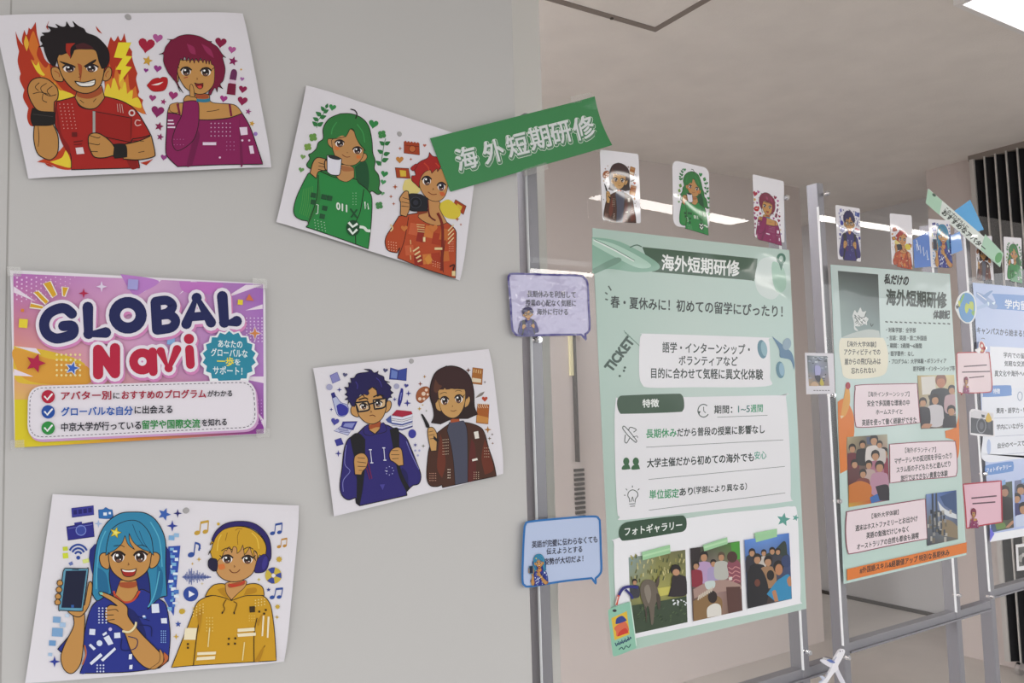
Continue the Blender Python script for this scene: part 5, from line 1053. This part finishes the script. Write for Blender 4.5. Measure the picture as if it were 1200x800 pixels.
a.part('printed_tape'); a.f('#86aee0', "256,172 290,158 292,186 262,196", False); a.f('#86aee0', "382,154 420,146 420,172 386,180", False)
a.f('#f2f4fa', "206,476 520,424 520,470 200,524", False); a.f('#6a6ae0', "200,440 226,476 200,520", False)
a.emit(r, INKG)
# ================================================================== cards, bubbles and stickers on the panels
def half(quad, k, Y):
    w = [on(Y)(*p) for p in quad]; m = ((w[0][0]+w[1][0])/2, (w[0][1]+w[1][1])/2); n = ((w[3][0]+w[2][0])/2, (w[3][1]+w[2][1])/2)
    return (w[0], m, w[3]) if k == 0 else (m, w[1], n)
SRC = {'red': half(Q1, 0, YS), 'pink': half(Q1, 1, YS), 'green': half(Q2, 0, YS), 'orange': half(Q2, 1, YS), 'indigo': half(Q3, 0, YS), 'brown': half(Q3, 1, YS), 'blue': half(Q4, 0, YS), 'yellow': half(Q4, 1, YS)}
def mini(root, who, dst, Y, m, only=None):
    w = [on(Y)(*p) for p in dst]; A = affine(SRC[who], tuple(w)); base = on(YS, CR[who][1])
    a = Art(lambda x, y: A(*base(x, y)), Y, 3e-6); CR[who][0](a)
    if only: a.parts = {k: v for k, v in a.parts.items() if k in only}
    a.emit(root, m)
def card(label, quad, Y, who, inner, g='portrait cards along the panel tops', rnd=.004, col='#eeebf0'):
    r = thing('portrait_card', label, 'card', centre(quad, Y), g)
    sheet('card', r, quad, Y, col, INKG, th=.0005, round_=rnd); mini(r, who, inner, Y-.0003, INKG); return r
c = lambda *p: [(690+x*.2, 160+y*.2) for x, y in p]
YC = -.0012
card('portrait card with a brown-haired figure, nearest the green banner', c((65, 76), (291, 102), (305, 508), (82, 490)), YC, 'brown', c((72, 108), (300, 130), (78, 506)))
card('round-cornered portrait card with a green-haired figure, second from the banner', c((490, 136), (704, 186), (706, 548), (496, 524)), YC, 'green', c((500, 140), (704, 185), (504, 532)), rnd=.014)
card('portrait card with a magenta-haired figure near the second post', c((960, 220), (1143, 262), (1146, 622), (974, 588)), YC, 'pink', c((954, 262), (1136, 300), (966, 606)))
c = lambda *p: [(940+x*.2167, 200+y*.2167) for x, y in p]
Y2c = PY[1]-.0012; Y3c = PY[2]-.0012
card('portrait card with an indigo figure with a backpack, just right of the second post', c((180, 184), (312, 204), (318, 492), (194, 478)), Y2c, 'indigo', c((182, 186), (314, 206), (190, 490)))
card('portrait card with an orange figure left of the blue sticky note', c((474, 230), (592, 242), (600, 514), (486, 506)), Y2c, 'orange', c((474, 262), (594, 274), (482, 516)))
card('portrait card with a blue-haired figure right of the blue sticky note', c((682, 260), (800, 270), (804, 524), (698, 522)), Y2c-.0006, 'blue', c((684, 262), (802, 274), (694, 530)))
card('portrait card with a brown figure partly under the pale green strip', c((938, 356), (1026, 352), (1036, 592), (944, 586)), Y3c, 'brown', c((938, 372), (1030, 372), (942, 600)))
card('portrait card with a green figure at the right end of the pale green strip', c((1090, 356), (1186, 364), (1190, 592), (1098, 590)), Y3c, 'green', c((1090, 366), (1186, 374), (1098, 598)))
# speech bubbles
def bubble(label, pts, Y, cr_, fill, line, w, texts, who, inner, m, tcol='#2e2c40'):
    q = curve(pts, True); cx = [cr_(*p) for p in q]
    r = thing('speech_bubble', label, 'speech bubble sign', centre(cx, Y), 'speech bubble signs')
    wv = [on(Y)(*p) for p in cx]; o = MB().prism(wv, Y, Y+.0006).build('card', m, r); cc = lin(fill); a_ = o.data.color_attributes.new('ink', 'FLOAT_COLOR', 'CORNER'); a_.data.foreach_set('color', [*cc, 1.0]*len(o.data.loops))
    a = Art(on(Y-.0004, cr_), Y-.0003); a.part('outline'); a.s(line, q, w, True, False); a.part('lettering')
    for t in texts:
        if t[0] is None: a.s(tcol, [t[1:3], t[3:5]], t[5])
        else: a.t(tcol, *t)
    a.emit(r, m); mini(r, who, [cr_(*p) for p in inner], Y-.0012, m, ('portrait',)); return r
YU = -.009
bubble('purple-outlined speech bubble sign on the upper part of the first post', "116,200 124,166 160,150 440,158 710,166 764,190 790,240 800,440 808,600 794,646 770,664! 776,712! 736,668! 440,672 220,676 168,654 146,600 134,400", YU, crop(580, 300, .1375), '#c2bddd', '#3d3284', 18,
       (('長期休みを利用して', 276, 322, 688, 330, 56, .02), ('授業の心配なく気軽に', 262, 398, 690, 402, 56, .02), ('海外に行ける', 358, 474, 622, 476, 54, .02)), 'indigo', [(172, 420), (372, 412), (182, 690)], INKW)
bubble('blue-outlined speech bubble sign on the lower part of the first post', "104,240 116,176 160,152 440,124 690,108 740,130 750,180 758,420 762,560 744,606 712,636! 716,682! 680,634! 440,660 160,704 110,696 90,650 94,440", YU, crop(600, 590, .1375), '#bccae8', '#2a70b4', 18,
       (('英語が完璧に伝わらなくても', 170, 350, 728, 302, 58, .022), ('伝えようとする', 295, 408, 598, 386, 54, .022), ('姿勢が大切だよ！', 272, 496, 607, 466, 56, .022)), 'blue', [(112, 412), (296, 400), (122, 716)], INKG)
I1 = crop(1120, 310, .15); I2 = crop(1120, 420, .15); I3 = crop(1120, 530, .2)
bubble('small pale pink bubble sign with red outline right of the middle poster, upper of two', "10,0 14,-40 40,-46 240,-48 262,-30 274,80 284,200 278,250 258,262 150,268 60,268 44,284! 38,266 18,240", Y3c-.004, I2, '#ecd6da', '#b8303a', 8,
       ((None, 64, 62, 244, 50, 9), (None, 50, 106, 268, 100, 9), (None, 104, 150, 222, 138, 8)), 'pink', [(54, 120), (112, 118), (56, 276)], INKG, '#5a4048')
bubble('pink square bubble sign with red outline right of the middle poster, lower of two', "44,186! 160,176 266,166! 270,300 272,408! 170,424 64,444! 56,320", Y3c-.004, I3, '#e8bccb', '#b02c40', 8,
       ((None, 92, 268, 240, 254, 8), (None, 98, 300, 232, 290, 8)), 'pink', [(74, 310), (134, 302), (80, 448)], INKG, '#5a3c48')
# little red figure standing on the upper pink bubble
r = thing('figure_sticker', 'tiny red and white figure sticker on top of the upper pink bubble', 'sticker', at((1150, 407), Y3c-.005))
a = Art(on(Y3c-.005, I1), Y3c-.005); a.part('cutout'); a.f('#f2eef0', "150,664 176,650 180,610 204,596 226,620 232,660 232,690! 180,692! 160,680"); a.f('#b8382c', "186,640 190,606 206,602 222,628 228,660 218,688 190,688 200,660"); a.e('#e8dcd0', 204, 634, 10, 13); a.e('#cfa060', 206, 672, 9); a.s('#4a3a3a', "200,578 214,574 228,582", 4); a.emit(r, INKG)
# sticky notes and the pale green strip
def flat(name, label, cat, quad, Y, col, draw=None, g=None, part='card', lift=(0, 0, 0, 0)):
    r = thing(name, label, cat, centre(quad, Y), g); sheet(part, r, quad, Y, col, INKG, th=.0004, lift=lift, R=.05)
    if draw:
        a = Art(on(Y-.0004), Y-.0003); draw(a); a.emit(r, INKG)
    return r
def d1(a):
    a.part('handwriting'); a.s('#dfe8f6', "1074,286 1075,294 1078,287 1079,297 1082,289 1083,300 1086,293 1087,302", 1.0, sm=False); a.s('#e4ecf8', "1074,281 1077,293", 1.0); a.e('#e6eef8', 1087.5, 303.5, 1)
flat('sticky_note', 'blue sticky note with white handwriting between two portrait cards', 'sticky note', [(1070, 281), (1089, 271), (1092, 312), (1072, 314)], Y2c, '#5a84d2', d1, 'blue sticky notes')
flat('sticky_note', 'bright sky-blue sticky note tilted behind the pale green strip', 'sticky note', [(1117, 248), (1137, 234), (1153, 269), (1130, 276)], Y3c-.002, '#58b2ee', None, 'blue sticky notes')
flat('sticky_note', 'pale blue sticky note below the pale green strip beside the third post', 'sticky note', [(1114, 276), (1125, 271), (1128, 293), (1115, 298)], Y2c-.003, '#76a8ec', None, 'blue sticky notes')
S4 = [(1088, 221), (1176, 297), (1172, 313), (1085, 238)]
def d2(a):
    a.use(on(Y3c-.0124, crop(1060, 160, .225))); a.part('strip_end'); a.f('#b4dcc2', "122,272 196,334 182,408 110,346", False); a.f('#b4dcc2', "420,508 514,606 498,680 396,588", False)
    a.part('lettering')
    a.t('#2c3a34', 'このプログラムに', 214, 374, 330, 478, 22, .03, perp=True); a.t('#2c3a34', 'おすすめなアバター', 200, 390, 420, 586, 28, .04, perp=True); a.part('ring_hole'); a.e('#3a5a48', 154, 304, 11, 7, .7); a.part('sprout_drawing'); a.e('#5fa868', 490, 630, 18, 28, .3)
    
flat('tag_strip', 'pale green tilted strip with lettering across the third post top', 'sign', S4, Y3c-.012, '#e6efe9', d2)
# globe, camera, photos, plane
def cut(name, label, cat, pts, Y, col, draw, cr_, g=None):
    q = curve(pts, True); cx = [cr_(*p) for p in q]; r = thing(name, label, cat, centre(cx, Y), g)
    o = MB().prism([on(Y)(*p) for p in cx], Y, Y+.0008).build('card', INKG, r); cc = lin(col); a_ = o.data.color_attributes.new('ink', 'FLOAT_COLOR', 'CORNER'); a_.data.foreach_set('color', [*cc, 1.0]*len(o.data.loops))
    a = Art(on(Y-.0004, cr_), Y-.0003); draw(a); a.emit(r, INKG); return r
def dg(a):
    a.part('globe'); a.f('#4a90c8', "22,330 32,268 60,226 104,224 140,262 152,330 144,400 116,444 76,446 40,410"); a.f('#b8c83a', "74,320 84,300 104,310 110,290 134,292 142,330 136,360 120,350 104,340 96,366 82,380 72,350"); a.f('#7ab04a', "24,300 40,270 52,240 70,230 60,262 36,310"); a.f('#c8c83a', "20,286 32,284 36,320 26,330"); a.f('#7ab04a', "122,370 148,360 140,400"); a.part('plane_drawing'); a.f('#2a3030', "0,316! 20,322 34,330! 20,336 6,344!"); a.s('#2a3030', "14,306 20,326 12,346", 4)
cut('globe_sticker', 'round blue and yellow-green globe sticker on the third post', 'sticker', "-4,330 18,256 60,214 110,214 148,256 162,330 152,410 120,454 74,456 34,420 8,370", Y3c-.003, '#e8ecec', dg, I1)
def dc(a):
    a.part('camera'); a.f('#d8d6da', "120,418 150,404 290,432 292,470 118,458", False); a.f('#33353f', "118,460 292,484 294,600 118,580", False); a.e('#8a8c94', 200, 524, 38, 60); a.e('#2c2e38', 200, 524, 32, 52); a.e('#5a5c68', 202, 524, 16, 30); a.f('#3a3c48', "200,436 226,440 226,462 204,458", False); a.f('#4a4c58', "250,486 276,490 270,560 250,540", False); a.part('star'); a.f('#d8b23a', "234,470 244,440 256,424 270,446 282,480 262,496 240,492")
cut('camera_sticker', 'small black and white camera sticker on the third post', 'sticker', "108,420! 130,394 200,404 296,424! 304,600! 296,610 200,606 114,594!", Y3c-.003, '#e9e6ea', dc, I2)
CJ = crop(940, 400, .0875)
def dp(a):
    a.part('photo'); a.grad([(66, 188), (334, 196), (366, 592), (92, 594)], [['#5a6268', '#a8b0b8', '#6a7078'], ['#7a8488', '#7a80a8', '#8a8c94'], ['#b89a78', '#8a7a5a', '#9a8480']], 8)
    random.seed(9)
    for k in range(40): x = 80+random.random()*240; y = 196+random.random()*330; a.r(random.choice(['#3a4048', '#c8d0d8', '#5a626a', '#9aa2b8', '#7a828a']), x, y, 14+random.random()*26, 8+random.random()*16)
    a.f('#a8a8d4', "168,330 210,320 244,350 240,440 190,470 170,420"); a.f('#3a3a48', "170,460 240,460 230,540 190,520"); a.f('#c8b84a', "236,560 256,490 290,570 260,592"); a.f('#c8a888', "130,550 180,540 220,590 120,592"); a.part('caption')
    for k in range(6): a.s('#5a565c', [(150+k*38, 654), (176+k*38, 656)], 8)
cut('instant_photo', 'white-framed instant photo taped left of the middle poster', 'photo', "40,150! 420,158! 440,700! 60,706!", Y2c-.003, '#dedbe2', dp, CJ, 'instant photos')
def dq(a):
    a.part('photo'); a.grad([(366, 556), (480, 540), (480, 650), (372, 668)], [['#5a5a58', '#6a6a66', '#6a6a66'], ['#3a3a3a', '#4a4a4a', '#4a4a4a'], ['#6a6a68', '#5a5a58', '#5a5a58']], 4); a.e('#9a9894', 382, 620, 14, 22); a.e('#b8b4b0', 396, 600, 9, 12); a.f('#2a2a2c', "390,620 410,610 420,650 392,656")
cut('instant_photo', 'white-framed instant photo at the lower right edge below the blue poster', 'photo', "352,540! 480,520! 484,680! 360,694!", Y3c-.003, '#e6e4e6', dq, I3, 'instant photos')
# white toy airplane hanging on the rail
CK = crop(940, 740, .075); YA = -.02
r = thing('toy_airplane', 'small white and blue airplane cut-out fixed at the foot of the second post', 'airplane cut-out', at((980, 782), YA))
def slab(pts, y0, y1, name, col):
    q = curve(pts, True); o = MB().prism([on(YA)(*CK(*p)) for p in q], y0, y1).build(name, INKG, r); cc = lin(col); a_ = o.data.color_attributes.new('ink', 'FLOAT_COLOR', 'CORNER'); a_.data.foreach_set('color', [*cc, 1.0]*len(o.data.loops))
slab("560,280 600,262 636,276 640,320 590,430 540,520 540,580 470,640 400,740 360,800! 250,800! 340,720 400,620 440,540 470,430 520,340", YA-.004, YA, 'fuselage', '#eceaf0')
slab("266,450! 290,426 400,440 500,480 540,540! 500,570 420,550 330,500", YA-.003, YA-.001, 'wing', '#e4e2ea')
slab("490,600! 540,570 590,660 650,780 660,810! 600,810 540,700", YA-.003, YA-.001, 'wing', '#dcdae4')
slab("250,690! 300,684 346,720 350,770 300,800! 244,780 300,740", YA-.003, YA-.001, 'tail', '#c2c8dc')
a = Art(on(YA-.0044, CK), YA-.0042); a.part('blue_trim'); a.f('#5a70b0', "380,440! 440,430 510,470 500,492 440,480!"); a.f('#4a4a58', "586,300 600,294 604,312 592,318"); a.f('#4a4a58', "626,290 638,296 634,310"); a.s('#8a90b0', "540,390 500,450 480,480", 10); a.s('#9a9cb0', "400,640 370,690", 8); a.emit(r, INKG)
s_ = at((975, 775), YA); MB().cyl((s_.x, YA, s_.z), (0, 1, 0), .004, .02, 10).build('suction_cup', M_EDGE, r)
